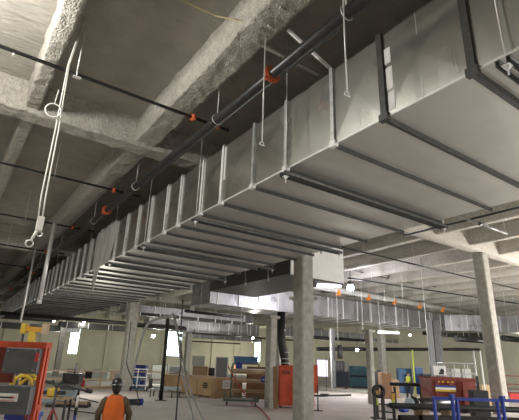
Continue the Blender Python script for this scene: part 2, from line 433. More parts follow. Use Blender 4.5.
box_duct('rectangular_duct', 'low flat duct near the far left wall above the bright window', -8, 14.5, 60, 61.4, 4.9, 5.6, 1.6)
box_duct('rectangular_duct', 'flat duct crossing right of the big duct behind the leftmost columns', 11.2, 23, 33.5, 35.2, 5.35, 5.95, 1.7)

# ------------------------------------------------------------------ trapeze hangers under the main duct
def trapeze(y, label, double=True):
    t = thing('trapeze_hanger', label, 'hanger', (DX0, y, DZ0-.2), 0, 'trapeze hangers under the big duct'); LOC[t.name] = Vector((DX0, y, DZ0-.2))
    xa, xb = DX0-.16, DX1+.16; zt = DZ0-.135
    s = MB()
    for dy in (-.085, .045) if double else (-.04,):
        s.box(xa, xb, y+dy, y+dy+.012, zt-.085, zt).box(xa, xb, y+dy+.05, y+dy+.062, zt-.085, zt).box(xa, xb, y+dy, y+dy+.062, zt-.012, zt)
        s.box(xa, xb, y+dy, y+dy+.018, zt-.085, zt-.075).box(xa, xb, y+dy+.044, y+dy+.062, zt-.085, zt-.075)
    s.build('strut_channel', 'strut_grey', t, world=True)
    for x in (xa+.07, xb-.07):
        MB().tube([(x, y, zt-.22), (x, y, 8.98)], .0115, 8).build('threaded_rod', 'rod', t, world=True)
        MB().tube([(x, y, zt-.135), (x, y, zt-.1)], .034, 6).build('nut', 'rod', t, world=True)
        MB().box(x-.05, x+.05, y-.05, y+.05, zt-.1, zt-.086).build('washer_plate', 'rod', t, world=True)
    return t
trapeze(1.92, 'trapeze hanger with bright nuts at the right edge, nearest under the big duct')
trapeze(6.25, 'dark double trapeze strut under the big duct, nearest one crossing its whole underside')
trapeze(10.12, 'double trapeze strut under the big duct, second one whole, just before the central column')
for y, w in ((13.85,'first'),(17.5,'second'),(21.2,'third'),(25,'fourth'),(28.7,'fifth'),(32.4,'sixth'),(36.1,'seventh')):
    trapeze(y, 'trapeze strut under the big duct, %s one beyond the central column' % w, False)

# ------------------------------------------------------------------ sprinkler pipes
def along(a, b, t): return Vector(a)*(1-t)+Vector(b)*t
def coupling(parent, p, d, r, m='orange_fit'):
    p = Vector(p); d = Vector(d).normalized(); s = d.orthogonal().normalized()
    b = MB().tube([p-d*.055, p+d*.055], r*1.5, 14)
    b.tube([p-d*.028, p+d*.028], r*1.75, 14)
    b.bar(p-s*(r*2.3), p+s*(r*2.3), .07, .06, d)
    return b.build('pipe_coupling', m, parent)
main = thing('sprinkler_main_pipe', 'thick black sprinkler main running beside the big duct', 'pipe')
MX, MZ = 4.32, 7.48; MR = .105
MB().tube([(MX, y, MZ) for y in (-3, 10, 25, 40, 57)], MR, 16).build('pipe', 'black_pipe', main)
for y in (atx(272,71,MX).y, atx(106.5,211.5,MX).y, 33.5, 44): coupling(main, (MX, y, MZ), (0,1,0), MR)
for i, y in enumerate((3.9, atx(217,121,MX).y, 13.6, 18.6, 25, 31)):
    h = MB().ring((MX, y, MZ), .13, .011, (0,1,0), 18, 6).tube([(MX, y, MZ+.115), (MX, y, 8.98)], .011, 8); h.build('clevis_hanger', 'rod', main)
cond = thing('conduit', 'thin grey conduit clipped alongside the sprinkler main', 'conduit')
MB().tube([(MX+.27, y, MZ+.12) for y in (-3, 20, 57)], .026, 8).build('tube', 'strut', cond)
BZ = 7.70
def branch(y, x0, x1, label, r=.04, cx=(), end=True, rods=True):
    t = thing('sprinkler_branch_pipe', label, 'pipe', group='sprinkler branch pipes')
    MB().tube([(x0, y, BZ), (x1, y, BZ)], r, 12).build('pipe', 'black_pipe', t)
    for x in cx:
        coupling(t, (x, y, BZ), (1,0,0), r*1.25)
    # tee riser down onto the main
    MB().tube([(MX, y, BZ), (MX, y, MZ)], r*1.1, 10).build('tee_outlet', 'black_pipe', t)
    for x in range(int(x0)+2, int(x1), 4) if rods else ():
        MB().tube([(x, y, BZ+r), (x, y, 8.98)], .008, 6).ring((x, y, BZ), r+.012, .008, (1,0,0), 14, 5).build('hanger_rod', 'rod', t)
    for x in range(int(x0)+1, int(x1), 3):
        MB().tube([(x, y, BZ-r), (x, y, BZ-r-.05)], .012, 8).tube([(x, y, BZ-r-.05), (x, y, BZ-r-.06)], .03, 8).build('sprinkler_head', 'rod', t)
    if end:
        MB().tube([(x1, y, BZ), (x1+.05, y, BZ)], r*1.25, 12).build('end_cap', 'black_pipe', t)
    return t
branch(8.75, -16, 4.95, 'black sprinkler branch pipe crossing the upper left ceiling, nearest of the branches', cx=(3.98, 4.66), rods=False)
branch(15.0, -16, 4.95, 'black sprinkler branch pipe at left, second from the viewer, behind the slack cables', cx=(4.0, 4.6))
branch(21.05, -16, 4.95, 'black sprinkler branch pipe at left, third from the viewer, carrying the grey drop tube', cx=(4.0, 4.6))
branch(27.3, -16, 4.95, 'black sprinkler branch pipe at far left, fourth from the viewer', cx=(4.0,), r=.045)
branch(33.5, -16, 4.95, 'black sprinkler branch pipe at far left, farthest of the branches', cx=(4.0,), r=.045)
def long_pipe(label, a, b, r, m='black_pipe', cx=(), drops=0, name='overhead_pipe', rod=True):
    t = thing(name, label, 'pipe')
    a, b = Vector(a), Vector(b)
    MB().tube([a, b], r, 12).build('pipe', m, t)
    for k in cx: coupling(t, along(a, b, k), b-a, r)
    n = max(2, int((b-a).length/4))
    if rod:
        for i in range(n):
            p = along(a, b, (i+.5)/n); tz = DZ0-.12 if DX0-.2 < p.x < DX1+.2 and p.z < DZ0 else 8.98; MB().tube([p+Vector((0,0,r)), (p.x, p.y, tz)], .009, 6).build('hanger_rod', 'rod', t)
    return t
long_pipe('black sprinkler pipe crossing above the long cross duct at right', (11.0, 15.2, 7.7), (45, 15.2, 7.7), .045, cx=())
long_pipe('black pipe running away under the ceiling near the right edge', (16.5, 4, 7.75), (16.5, 12, 7.75), .045)
sp = thing('sprinkler_branch_pipe', 'short black pipe with a bright bare end poking out right of the big duct', 'pipe', group='sprinkler branch pipes')
MB().tube([(11.2, 8.8, 7.72), (17.2, 8.8, 7.72)], .045, 12).build('pipe', 'black_pipe', sp)
MB().tube([(17.2, 8.8, 7.72), (19.4, 8.8, 7.72)], .05, 12).build('bare_end', 'steel', sp)
coupling(sp, (17.2, 8.8, 7.72), (1,0,0), .045, 'strut'); MB().tube([(19.3, 8.8, 7.74), (19.3, 8.8, 8.98)], .012, 6).build('hanger_rod', 'rod', sp)
# grey sprinkler main above the cross duct with orange couplings
lp = long_pipe('grey pipe with orange couplings above the long cross duct at right', (20, 24.6, 7.62), (44, 24.6, 7.5), .22, m='light_grey', cx=())
for px_, py_ in ((337,289),(367,294),(393,299),(418,302),(441,304)):
    p = aty(px_, py_, 24.6); c = MB().box(p.x-.13, p.x+.13, 24.36, 24.62, 7.16, 7.36).box(p.x-.09, p.x+.09, 24.33, 24.6, 7.36, 7.6); c.build('pipe_coupling', 'orange_bright', lp)
# low black pipes near the far side
def px_pipe(label, q0, q1, Y, r, m='black_pipe'):
    a = aty(*q0, Y); b = aty(*q1, Y); b.x = min(b.x, X1-.4); return long_pipe(label, (a.x, Y, a.z), (b.x, Y, a.z*.5+b.z*.5) if abs(a.z-b.z) < .6 else (b.x, Y, b.z), r, m)
px_pipe('long black pipe crossing under the far end of the big duct at left', (0, 313), (185, 328.5), 44, .17)
px_pipe('black pipe low across the far side, right of the central column', (317, 349), (520, 353), 33, .18)
px_pipe('second black pipe just below the violet duct, left of the central column', (192, 333), (300, 341), 42, .10)
px_pipe('thick short black pipe hanging left of the pale column at right', (456, 338.5), (486, 340), 22, .26)
px_pipe('thick short black pipe hanging right of the pale column', (503, 338), (530, 341), 20, .26)
px_pipe('dark pipe under the lower edge of the far ribbed duct', (314, 337.5), (368, 340), 36, .16)
def px_duct(label, q0, q1, Y, h, dp, m, ribs=1.5, name='rectangular_duct'):
    a = aty(*q0, Y); b = aty(*q1, Y); z = (a.z+b.z)/2; b.x = min(b.x, X1-.6)
    box_duct(name, label, a.x, b.x, Y, Y+dp, z, z+h, ribs, m)
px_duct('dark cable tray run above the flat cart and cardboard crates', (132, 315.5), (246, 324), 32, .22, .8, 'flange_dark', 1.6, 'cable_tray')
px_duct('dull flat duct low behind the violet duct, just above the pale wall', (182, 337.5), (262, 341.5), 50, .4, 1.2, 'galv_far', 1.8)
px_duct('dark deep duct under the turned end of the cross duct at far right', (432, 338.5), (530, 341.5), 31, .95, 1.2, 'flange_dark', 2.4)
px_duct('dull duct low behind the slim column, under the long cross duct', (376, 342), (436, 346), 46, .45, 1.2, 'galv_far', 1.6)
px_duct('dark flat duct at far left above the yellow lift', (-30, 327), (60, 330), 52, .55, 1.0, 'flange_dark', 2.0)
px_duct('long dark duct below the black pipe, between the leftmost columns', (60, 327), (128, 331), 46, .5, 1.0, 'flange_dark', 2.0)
px_pipe('black pipe above the violet duct, left of the slim column', (185, 311), (242, 318.5), 25, .09)
px_pipe('thin black pipe low in front of the pale far wall, above the cardboard crates', (188, 341), (240, 343.5), 54, .08)
px_pipe('black pipe crossing above the second bright window', (126, 325), (186, 329), 36, .12)
px_pipe('black pipe just above the grey pipe with orange couplings at right', (348, 278), (520, 304), 20.5, .055)
for k, (qa, qb, qc) in enumerate((((352,270),(388,278.5),(393,269)), ((392,276),(416,285),(421,275)), ((424,283),(446,290),(450,281)))):
    pa, pb_, pc_ = aty(*qa, 22), aty(*qb, 22), aty(*qc, 22); t = thing('bent_conduit', 'dark bent conduit under the ceiling beyond the slim column, %s of three' % ('leftmost', 'middle one', 'rightmost')[k], 'conduit', pa)
    pm = along(pb_, pc_, .5); MB().tube([(0,0,0), pb_-pa, pc_-pa], .05, 8).build('conduit', 'strut', t)
    for q in (pa, pc_): MB().tube([q-pa, (q.x-pa.x, q.y-pa.y, 8.98-pa.z)], .012, 6).build('hanger_rod', 'rod', t)
# loose hanger rods
def loose_rod(q0, q1, Y, label, hook=True, r=.012):
    a = aty(*q1, Y); t = thing('hanger_rod', label, 'rod', (a.x, Y, a.z), 0, 'loose ceiling rods'); 
    MB().tube([(0,0,0), (0,0,8.98-a.z)], r, 8).build('rod', 'rod', t)
    if hook: MB().ring((0,0,-.03), .04, .012, (0,1,0), 12, 6).tube([(-.06,0,-.06),(.06,0,-.06)], .014, 6).build('end_hook', 'rod', t)
    return t
loose_rod((267,40), (262,142), 5.9, 'loose bright rod hanging in front of the big duct, below the orange coupling')
loose_rod((345,0), (347,92), 3.75, 'loose bright rod with a hook hanging beside the big duct at upper middle')
for px_, y0_, y1_, Y in ((403,250,300,20),(430,240,366,17),(462,255,303,22),(505,262,304,18),(513,255,302,19),(385,262,302,22),(338,300,345,24),(363,262,330,23),(240,300,352,22)):
    loose_rod((px_, y0_), (px_, y1_), Y, 'thin ceiling rod hanging in the hall beyond the big duct', False, .016)

# yellow lead wire and steel bits on the spray-coated beam
a, b, c = atz(170, -6, 8.9), atz(215, 14, 8.75), atz(262, 24, 8.3)
w = MB(); w.tube([a, along(a, b, .5)-Vector((0,0,.03)), b-Vector((0,0,.04)), along(b, c, .5)-Vector((0,0,.05)), c], .012, 6)
tag(w.build('ceiling_wire', 'yellow_wire', origin=b), 'thin yellowish wire slung across the dark ceiling bay', 'wire')
for (q, l, hgt) in (((271, 26), 'coated steel hanger strap on the spray-coated beam beside the yellowish wire', 1.0), ((283, 8), 'second coated strap hanging at the top edge, right of the first', .8)):
    p = atz(*q, 8.25); o = MB().box(-.035, .035, -.02, .02, 0, .7).box(-.07, .07, -.03, .03, -.06, .02).build('hanger_strap', 'foam'); o.location = p
    tag(o, l, 'strap')
p0, p1 = atz(288, 30, 8.3), atx(332, 70, DX0+.05)
tag(MB().bar((0,0,0), p1-p0, .05, .05).build('diagonal_brace', 'white_paint'), 'pale diagonal brace from the spray-coated beam down to the big duct', 'brace').location = p0
p0, p1 = atz(262, 46, 8.25), None
tag(MB().box(0, 1.6, -.04, .04, 0, .06).build('ceiling_strut', 'foam'), 'coated strut lying level beside the spray-coated beam, above the sprinkler main', 'strut').location = p0

# ------------------------------------------------------------------ slack cables at left
hc = thing('hanging_cable', 'pair of pale slack cables with a clamp end hanging at left', 'cable')
cx = aty(68, 66, 8.5).x; CY = 8.5
zb = aty(40, 222, CY).z
for off in (-4.5, 0):
    q = [aty(x+off*k, y, CY) for x, y, k in ((69,66,.25),(58.5,130,.7),(46,195,1),(42,219,.9))]
    MB().tube([(q[0].x+.12, CY, 8.98)]+q, .014, 8).build('cable', 'rope', hc)
cx = aty(40, 222, CY).x
MB().box(cx-.05, cx+.06, CY-.04, CY+.04, zb-.16, zb+.1).tube([(cx-.02, CY, zb-.15), (cx-.08, CY, zb-.36)], .022, 8).build('clamp', 'rope', hc)
MB().ring((cx-.1, CY, zb-.42), .06, .013, (0,1,.4), 16, 6).build('shackle', 'rod', hc); MB().ring((cx+.03, CY, zb-.22), .045, .013, (0.4,1,0), 16, 6).build('shackle', 'rod', hc)
rg = aty(53, 111, CY); cx = aty(60, 111, CY).x
MB().ring((rg.x, CY-.03, rg.z), .14, .014, (.15,1,.1), 24, 6).tube([(rg.x+.13, CY, rg.z), (cx, CY, rg.z+.02)], .012, 6).tube([(rg.x, CY, rg.z+.14), (rg.x+.02, CY, rg.z+.5)], .008, 6).build('loop', 'rope', hc)
p = aty(77, 72, 8.75)
t = thing('hanger_rod', 'bright rod with a clip holding up the nearest branch pipe at upper left', 'rod', (p.x, 8.75, 7.70), 0, 'loose ceiling rods')
MB().tube([(0,0,.04), (0,0,1.28)], .013, 8).build('rod', 'rod', t); MB().ring((0,0,0), .055, .014, (1,0,0), 16, 6).box(-.06, .1, -.04, .04, -.08, -.055).build('pipe_clip', 'rod', t)
# grey drop tube
p = aty(54, 225, 21.0); q = aty(38.7, 301, 21.0)
t = thing('drop_tube', 'pale drop tube hanging from a branch pipe at left, in front of the duct', 'tube', (p.x, 20.9, q.z))
MB().tube([(0,0,0), (0,0,7.7-q.z)], .085, 12).build('tube', 'rod', t); MB().tube([(0,0,-.12), (0,0,.05)], .1, 12).build('end_fitting', 'white_paint', t)
p = aty(31.7, 270, 27.0); q = aty(21, 322, 27.0)
t = thing('drop_tube', 'thinner drop tube left of the thicker pale one, at far left', 'tube', (p.x, 27.2, q.z))
MB().tube([(0,0,0), (0,0,7.7-q.z)], .055, 10).build('tube', 'rod', t)

# torn plastic film on the duct side
pf = MB(); bm = pf.bm; rows = []
ys = [17.3+i*.1 for i in range(28)]
for i, y in enumerate(ys):
    row = []
    low = 5.62 - (1.1*max(0, 1-abs(i-19)/6))
    for j in range(14):
        z = 7.38+(low-7.38)*j/13
        n = noise.noise(Vector((y*2.2, z*.8, 3)))*.07
        row.append(bm.verts.new((DX0-.12+n-(.03 if j > 9 else 0), y+noise.noise(Vector((z, y, 9)))*.05, z)))
    rows.append(row)
for a, b in zip(rows, rows[1:]):
    for k in range(13): f = bm.faces.new((a[k], a[k+1], b[k+1], b[k])); f.smooth = True
o = pf.build('plastic_film', 'plastic', origin=(DX0, 18.6, 5.6)); s = o.modifiers.new('thickness', 'SOLIDIFY'); s.thickness = .006
tag(o, 'torn milky plastic film draped down the side of the big duct', 'plastic sheet')

# ------------------------------------------------------------------ things on the floor
def fbox(x0, x1, ytop, ybot, back):
    """floor-standing block seen between two columns of the view: (front centre, width, height, depth)"""
    xc = (x0+x1)/2; p = fl(xc, ybot); d = depth(p)
    a = pt(x0, ybot, d); b = pt(x1, ybot, d); h = pt(xc, ytop, d).z
    return p, (b-a).length, h, back
def at_floor(x, y, d): p = pt(x, y, d); return Vector((p.x, p.y, 0))
def carton(x0, x1, ytop, ybot, back, label, m='card', cat='box', name='cardboard_box', z=0.0, group=None, d=None, rz=None):
    """a carton with flaps and tape; z lifts it onto what it stands on"""
    xc = (x0+x1)/2
    if d is None: p = fl(xc, ybot)
    else: p = at_floor(xc, ybot, d)
    dd = depth(p)
    w = (pt(x1, ybot, dd)-pt(x0, ybot, dd)).length; h = pt(xc, ytop, dd).z-z
    t = thing(name, label, cat, (p.x, p.y, z), RZ if rz is None else rz, group)
    MB().box(-w/2, w/2, 0, back, 0, h).build('carton_body', m, t, bevel=.012)
    MB().box(-w/2+.01, -.006, .01, back-.01, h, h+.012).box(.006, w/2-.01, .01, back-.01, h, h+.012).build('top_flap', m, t)
    MB().box(-.03, .03, -.004, back+.004, h-.12, h+.016).build('packing_tape', 'copper_tint', t)
    return t, w, h

# long cartons lined up one behind another
LX, LY = 13.3, 23.4
for i in range(4):
    y = LY+i*1.72; wd, hh = 2.15, 1.06-(.03*(i % 2))
    lab = ['big cardboard crate with a white paper notice, nearest end of the row',
           'big cardboard crate, second from the noticed end of the row of crates',
           'big cardboard crate, third from the noticed end of the row of crates',
           'big cardboard crate at the far end of the row, behind the hanging hoses'][i]
    t = thing('cardboard_crate', lab, 'crate', (LX, y, 0), 0, 'long cardboard crates in a row')
    MB().box(0, wd, 0, 1.66, .1, hh).build('carton_body', 'card', t, bevel=.015)
    MB().box(-.01, wd+.01, -.012, 1.67, hh-.16, hh+.02).build('crate_lid', 'card', t, bevel=.01)
    p = MB()
    for q in (0, .78, 1.56): p.box(0, wd, q, q+.1, 0, .1)
    p.build('pallet_runner', 'wood', t)
    MB().box(-.006, 0, .75, .80, .1, hh-.16).build('packing_tape', 'copper_tint', t)
    if i == 0:
        MB().box(.75, 1.28, -.02, -.013, .52, .98).build('paper_notice', 'paper', t)
        pr = MB()
        for z in (.62, .7, .78, .86): pr.box(.82, 1.2, -.023, -.02, z, z+.02)
        pr.build('notice_print', 'ink', t)
        g = MB()                                    # dark printed emblem on the long side
        for z0, z1, ya, yb in ((.50,.60,.45,.95),(.62,.70,.35,1.0),(.72,.82,.45,.9)): g.box(-.013, -.007, ya, yb, z0, z1)
        g.build('side_print', 'olive', t)
# boards and crates behind the row
def panel_box(x0, x1, ytop, ybot, d, back, label, m, name='equipment_crate', cat='crate', zlift=None, lidm=None):
    xc = (x0+x1)/2; p = pt(xc, ybot, d); z = max(0, p.z) if zlift is None else zlift
    w = (pt(x1, ybot, d)-pt(x0, ybot, d)).length; h = pt(xc, ytop, d).z-z
    t = thing(name, label, cat, (p.x, p.y, z), RZ)
    MB().box(-w/2, w/2, 0, back, 0, h).build('body', m, t, bevel=.015)
    f = MB(); e = .05
    f.box(-w/2-.01, -w/2+e, -.02, 0, 0, h).box(w/2-e, w/2+.01, -.02, 0, 0, h).box(-w/2, w/2, -.02, 0, h-e, h+.01).box(-w/2, w/2, -.02, 0, 0, e)
    f.build('edge_batten', lidm or m, t)
    return t
panel_box(192, 206.5, 366.5, 381, 34, 1.0, 'brown wooden crate standing behind the row of cardboard crates', 'wood', lidm='card_dark', zlift=0)
panel_box(192, 204, 356, 366, 34.3, .5, 'pale square panel standing on the brown crate behind the cardboard row', 'light_grey', 'backing_board', 'board', zlift=pt(199, 366.3, 34).z+.02)
panel_box(214.5, 227, 357, 382, 33, .6, 'grey square cabinet behind the near end of the cardboard row', 'grey_panel', 'metal_cabinet', 'cabinet', zlift=0, lidm='light_grey')
panel_box(207.5, 213.5, 368, 382, 36, .8, 'dark low crate between the pale panel and the grey cabinet', 'dark', zlift=0)
panel_box(246, 268, 367, 396, 27.6, .5, 'broad brown plywood crate behind the loaded material rack', 'card_dark', zlift=0)
panel_box(150, 166, 364, 386, 41, 1.0, 'pale grey low machine cabinet near the leaning black pole', 'light_grey', 'machine_cabinet', 'cabinet', zlift=0, lidm='grey_panel')
panel_box(166, 181, 366, 378, 44, 1.0, 'grey equipment box below the second bright window', 'grey_panel', zlift=0, lidm='light_grey')

# loaded material rack
RD = 25.4
rp = at_floor(249, 400, RD); rk = thing('material_rack', 'loaded steel rack of lumber and tubes right of the cardboard crates', 'rack', rp, RZ)
u = RD/435.0
for sx in (-1.05, 0.95):
    for sy in (0, .8): MB().box(sx, sx+.06, sy, sy+.06, 0, 1.75).build('upright', 'green', rk)
for z in (.45, .95, 1.4): MB().box(-1.05, 1.01, 0, .86, z, z+.05).build('shelf', 'wood', rk)
R2 = Matrix.Translation(rp) @ Matrix.Rotation(RZ, 4, 'Z')
def on_rack(lx, ly, lz): return R2 @ Vector((lx, ly, lz))
def roll(name, label, cat, a, b, r, m, group=None, core=None):
    a, b = Vector(a), Vector(b); o = MB().tube([(0,0,0), b-a], r, 14).build(name, m); o.location = a
    tag(o, label, cat, group)
    return o
for k, (lz, ly, r, m, l) in enumerate(((1.55, .15, .10, 'copper_tint', 'tan wrapped tube lying on the top shelf of the material rack, nearest'), (1.56, .38, .11, 'white_paint', 'whitish tube lying on the top shelf of the material rack, behind the tan one'),
        (1.08, .18, .08, 'copper_tint', 'tan tube lying on the middle shelf of the material rack'), (1.08, .4, .08, 'steel', 'grey pipe lying on the middle shelf of the material rack'), (.56, .2, .06, 'wood', 'pale wooden pole on the bottom shelf of the material rack'))):
    roll('stored_tube', l, 'tube', on_rack(-1.0, ly, lz), on_rack(1.15, ly, lz), r, m, 'tubes on the material rack')
p = on_rack(.75, -.1, 1.0); t = thing('tape_roll', 'blue roll hanging at the right end of the material rack', 'roll', p, RZ)
MB().ring((0,0,.16), .11, .05, (0,1,0), 18, 8).build('tape', 'blue', t)
p = on_rack(-.55, .3, 1.45); t = thing('tool_case', 'blue case at the top left of the material rack', 'case', p+Vector((0,0,.22)), RZ)
MB().box(-.28, .1, 0, .35, -.0, .3).build('case_body', 'blue', t, bevel=.03); MB().box(-.16, -.02, -.02, .0, .28, .34).build('handle', 'black', t)
p = at_floor(246, 360, 29); t = thing('storage_tote', 'light blue covered tote high behind the material rack', 'tote', (p.x, p.y, 1.98), RZ)
MB().box(-.75, .75, 0, .6, -.05, .30).build('tote_body', 'blue_dull', t, bevel=.03); MB().box(-.79, .79, -.04, .64, .30, .37).build('lid', 'blue_dull', t, bevel=.01)
p = at_floor(246, 360, 29); t = thing('storage_shelf', 'tall shelf frame behind the material rack holding the blue tote', 'shelf', (p.x, p.y, 0), RZ)
MB().box(-.85, .85, 0, .7, 1.87, 1.93).box(-.85, .85, 0, .7, .9, .96).build('deck_board', 'card_dark', t)
for sx in (-.85, .79): MB().box(sx, sx+.06, 0, .06, 0, 1.93).build('upright', 'dark', t); MB().box(sx, sx+.06, .64, .7, 0, 1.93).build('upright', 'dark', t)
p = at_floor(236, 368, 27.2); t = thing('work_light', 'small orange work lamp on a stick behind the material rack', 'lamp', (p.x, p.y, 0), RZ)
MB().tube([(0,0,0), (0,0,1.62)], .02, 8).build('pole', 'dark', t); MB().ball((0,0,1.72), .11).build('lamp_head', emis('amber_glow', (1.0,.32,.08), 2.2), t)
# low flat cart in front of the rack
p = fl(241, 406); t = thing('platform_cart', 'low dark green platform cart in front of the material rack', 'cart', p, RZ)
MB().box(-.85, .85, -.3, .5, .22, .28).build('platform', 'green', t); fr = MB().box(-.85, -.8, -.3, .5, .28, .6).box(.8, .85, -.3, .5, .28, .6).box(-.85, .85, -.3, -.26, .42, .46); fr.build('side_frame', 'green', t)
for sx in (-.7, .7):
    for sy in (-.22, .42): MB().tube([(sx-.02, sy, .1), (sx+.02, sy, .1)], .1, 14).box(sx-.015, sx+.015, sy-.03, sy+.03, .1, .22).build('caster', 'black', t)
for k in range(3):
    q = p + Matrix.Rotation(RZ, 3, 'Z') @ Vector((-.6+.12*k, -.1+.2*k, .31))
    roll('steel_pipe', ['short pipe on the low green cart, nearest the front', 'short pipe in the middle of the low green cart', 'short pipe at the back of the low green cart'][k], 'pipe', q, q+Matrix.Rotation(RZ, 3, 'Z') @ Vector((1.25, .03, 0)), .03, 'steel', 'pipes on the low cart')
# leaning brown board by the slim column
a = fl(275.5, 408.5); t = thing('leaning_board', 'brown board leaning beside the slim column, left of the orange cabinet', 'board', a, RZ)
MB().bar((0,-.1,0), (-.03,.3,1.85), .22, .03, (0,-1,.2)).build('board', 'card_dark', t)
# orange cabinet with a bent black exhaust
p, w, h, _ = fbox(278.5, 314.5, 365.5, 408.5, .9)
oc = thing('site_cabinet', 'tall orange-red steel cabinet half hidden by the central column', 'cabinet', p, RZ)
MB().box(-w/2, w/2, 0, .9, .1, h).build('cabinet_body', 'orange_cab', oc, bevel=.02)
for sx in (-1, 1): MB().box(min(0, sx*w/2*.97), max(0, sx*w/2*.97), -.03, 0, .18, h-.12).build('door', 'orange_cab', oc, bevel=.012)
for sx in (-w/2+.05, w/2-.15): MB().box(sx, sx+.1, .05, .85, 0, .1).build('foot', 'dark', oc)
MB().box(-.1, -.05, -.07, -.03, .9, 1.25).build('handle', 'steel', oc)
MB().box(-w/2+.12, -w/2+.55, -.036, -.03, h-.42, h-.25).build('notice_plate', 'rust_red', oc)
dd = depth(p)+.4
pts_ = [pt(285, 367, dd), pt(285, 361, dd), pt(283.5, 352, dd), pt(281.5, 341, dd), pt(281.5, 312, dd)]
t = thing('exhaust_duct', 'black bent exhaust duct rising from the orange cabinet', 'duct', pts_[0])
MB().tube([q-pts_[0] for q in pts_], [.20,.20,.22,.22,.22], 14).build('pipe', 'black', t)
for k in (.25, .6, 1.1): MB().tube([(0,0,k*.6), (0,0,k*.6+.06)], .225, 14).build('clamp_band', 'steel', t)
# orange barrier post right of the column
p = fl(318, 411); t = thing('barrier_post', 'thin dark barrier post with an orange mesh strip beside the central column', 'post', p, RZ)
MB().box(-.22, .22, -.1, .1, 0, .03).build('base_plate', 'black', t); MB().tube([(0,0,.03), (0,0,1.1)], .025, 8).build('pole', 'dark', t)
MB().box(-.16, .02, .02, .04, .75, 2.0).build('mesh_strip', 'orange_red', t)

# concrete curb far right of the central column
a, b = fl(317, 390), fl(372, 394)
MBc = MB().bar((0,0,.11), Vector((b.x-a.x, b.y-a.y, .11)), .5, .22); o = MBc.build('floor_curb', 'concrete'); o.location = (a.x, a.y, 0)
tag(o, 'low concrete curb running along the floor between the central and next column', 'curb')
t = thing('gang_hose', 'black rolled hose lying on the floor before the low curb', 'hose', fl(325, 396.5))
MB().tube([(-.9,.1,.06), (-.3,-.1,.06), (.4,.05,.06), (1.5,-.05,.06), (2.6,.1,.06)], .06, 8).build('hose', 'black', t); MB().ring((0,0,.1), .28, .07, (0,0,1), 20, 8).build('coil', 'black', t)
# dark machine and teal tank behind the curb
p, w, h, _ = fbox(336.5, 350, 361, 389.5, 1.2)
t = thing('air_compressor', 'dark upright machine behind the curb, left of the teal covered tank', 'machine', p, RZ)
MB().box(-w/2, w/2, 0, 1.2, .2, h*.62).build('housing', 'navy', t, bevel=.04); MB().box(-w/2+.1, w/2-.4, .1, .9, h*.62, h).build('control_tower', 'dark', t, bevel=.03)
for k in range(4): MB().box(-w/2+.15+k*.3, -w/2+.3+k*.3, .08, .1, h*.7, h*.95).build('vent_slot', 'grey_panel', t)
for sx in (-w/2+.1, w/2-.25): MB().box(sx, sx+.15, .1, 1.1, 0, .2).build('skid', 'wood', t)
p, w, h, _ = fbox(350.5, 370, 366, 388.5, 1.6)
t = thing('covered_tank', 'rounded tank under a dark teal cover, just left of the slim column', 'tank', p, RZ)
b = MB(); bm = b.bm; rr = []
for y in (0, 1.6):
    rr.append([bm.verts.new((x, y+(.05 if z > h*.8 else 0), z)) for x, z in [(-w/2, .15), (-w/2, h*.72)]+[(-w/2+.25*w*(1-math.cos(PI/2*k/5)), h*.72+h*.28*math.sin(PI/2*k/5)) for k in range(1, 6)]+[(w/2-.25*w*(1-math.cos(PI/2*k/5)), h*.72+h*.28*math.sin(PI/2*k/5)) for k in range(5, 0, -1)]+[(w/2, h*.72), (w/2, .15)]])
n_ = len(rr[0])
for k in range(n_): bm.faces.new((rr[0][k], rr[0][(k+1)%n_], rr[1][(k+1)%n_], rr[1][k]))
bm.faces.new(rr[0][::-1]); bm.faces.new(rr[1]); b.build('cover', 'teal', t, bevel=.05)
MB().box(-w/2+.1, w/2-.1, .1, 1.5, 0, .15).build('skid', 'dark', t); MB().tube([(-w/2, -.04, h*.55), (w/2, -.04, h*.55)], .05, 8).build('strap', 'black', t)
# steel post pair near the doorway
p = fl(333.5, 391); t = thing('steel_post', 'pale steel post between the doorway and the dark machine', 'post', p, RZ)
MB().box(-.22, -.08, 0, .12, 0, 5.0).build('channel', 'steel', t); MB().box(-.05, .22, .02, .1, 0, 5.0).build('web', 'grey_panel', t)
p = fl(326.5, 391); t = thing('conduit_post', 'thin dark conduit frame standing before the lit doorway', 'post', p, RZ)
MB().tube([(0,0,0), (0,0,2.6), (.35,0,2.6), (.35,0,0)], .03, 8).build('conduit', 'dark', t)
t = thing('hanging_spool', 'black tube hanging from the low black pipe above the dark machine', 'tube', pt(340, 359, 38))
MB().tube([(0,0,0), (0,0,1.1)], .22, 12).build('tube', 'black', t)

# ------------------------------------------------------------------ right-hand side
# black/yellow pipe stands
def pipe_stand(x, ytop, ybot, label):
    p = fl(x, ybot); h = pt(x, ytop, depth(p)).z
    t = thing('pipe_stand', label, 'stand', p, RZ, 'black and yellow stands')
    MB().box(-.05, .05, -.05, .05, .05, h).build('post', 'black', t)
    MB().box(-.056, .056, -.056, .056, h*.45, h*.72).build('reflective_band', 'lime', t)
    MB().box(-.07, .07, -.07, .07, h*.72, h*.95).build('cushion', 'amber', t)
    MB().box(-.25, .25, -.2, .2, 0, .05).build('base_plate', 'black', t)
    return t, p, h
pipe_stand(377.6, 389, 418.5, 'black stand with amber and lime bands, nearest the slim column')
pipe_stand(394.5, 392, 420.5, 'black stand with amber and lime bands, next to the open pipe end')
a, b = fl(377.6, 418.3), fl(394.5, 420.3)
for z, l in ((.28, 'lower dark rail between the two black and yellow stands'), (.55, 'upper dark rail between the two black and yellow stands')):
    o = MB().bar((0,0,0), Vector((b.x-a.x, b.y-a.y, 0)), .06, .05).build('stand_rail', 'dark'); o.location = (a.x, a.y, z); tag(o, l, 'rail', 'rails between the stands')
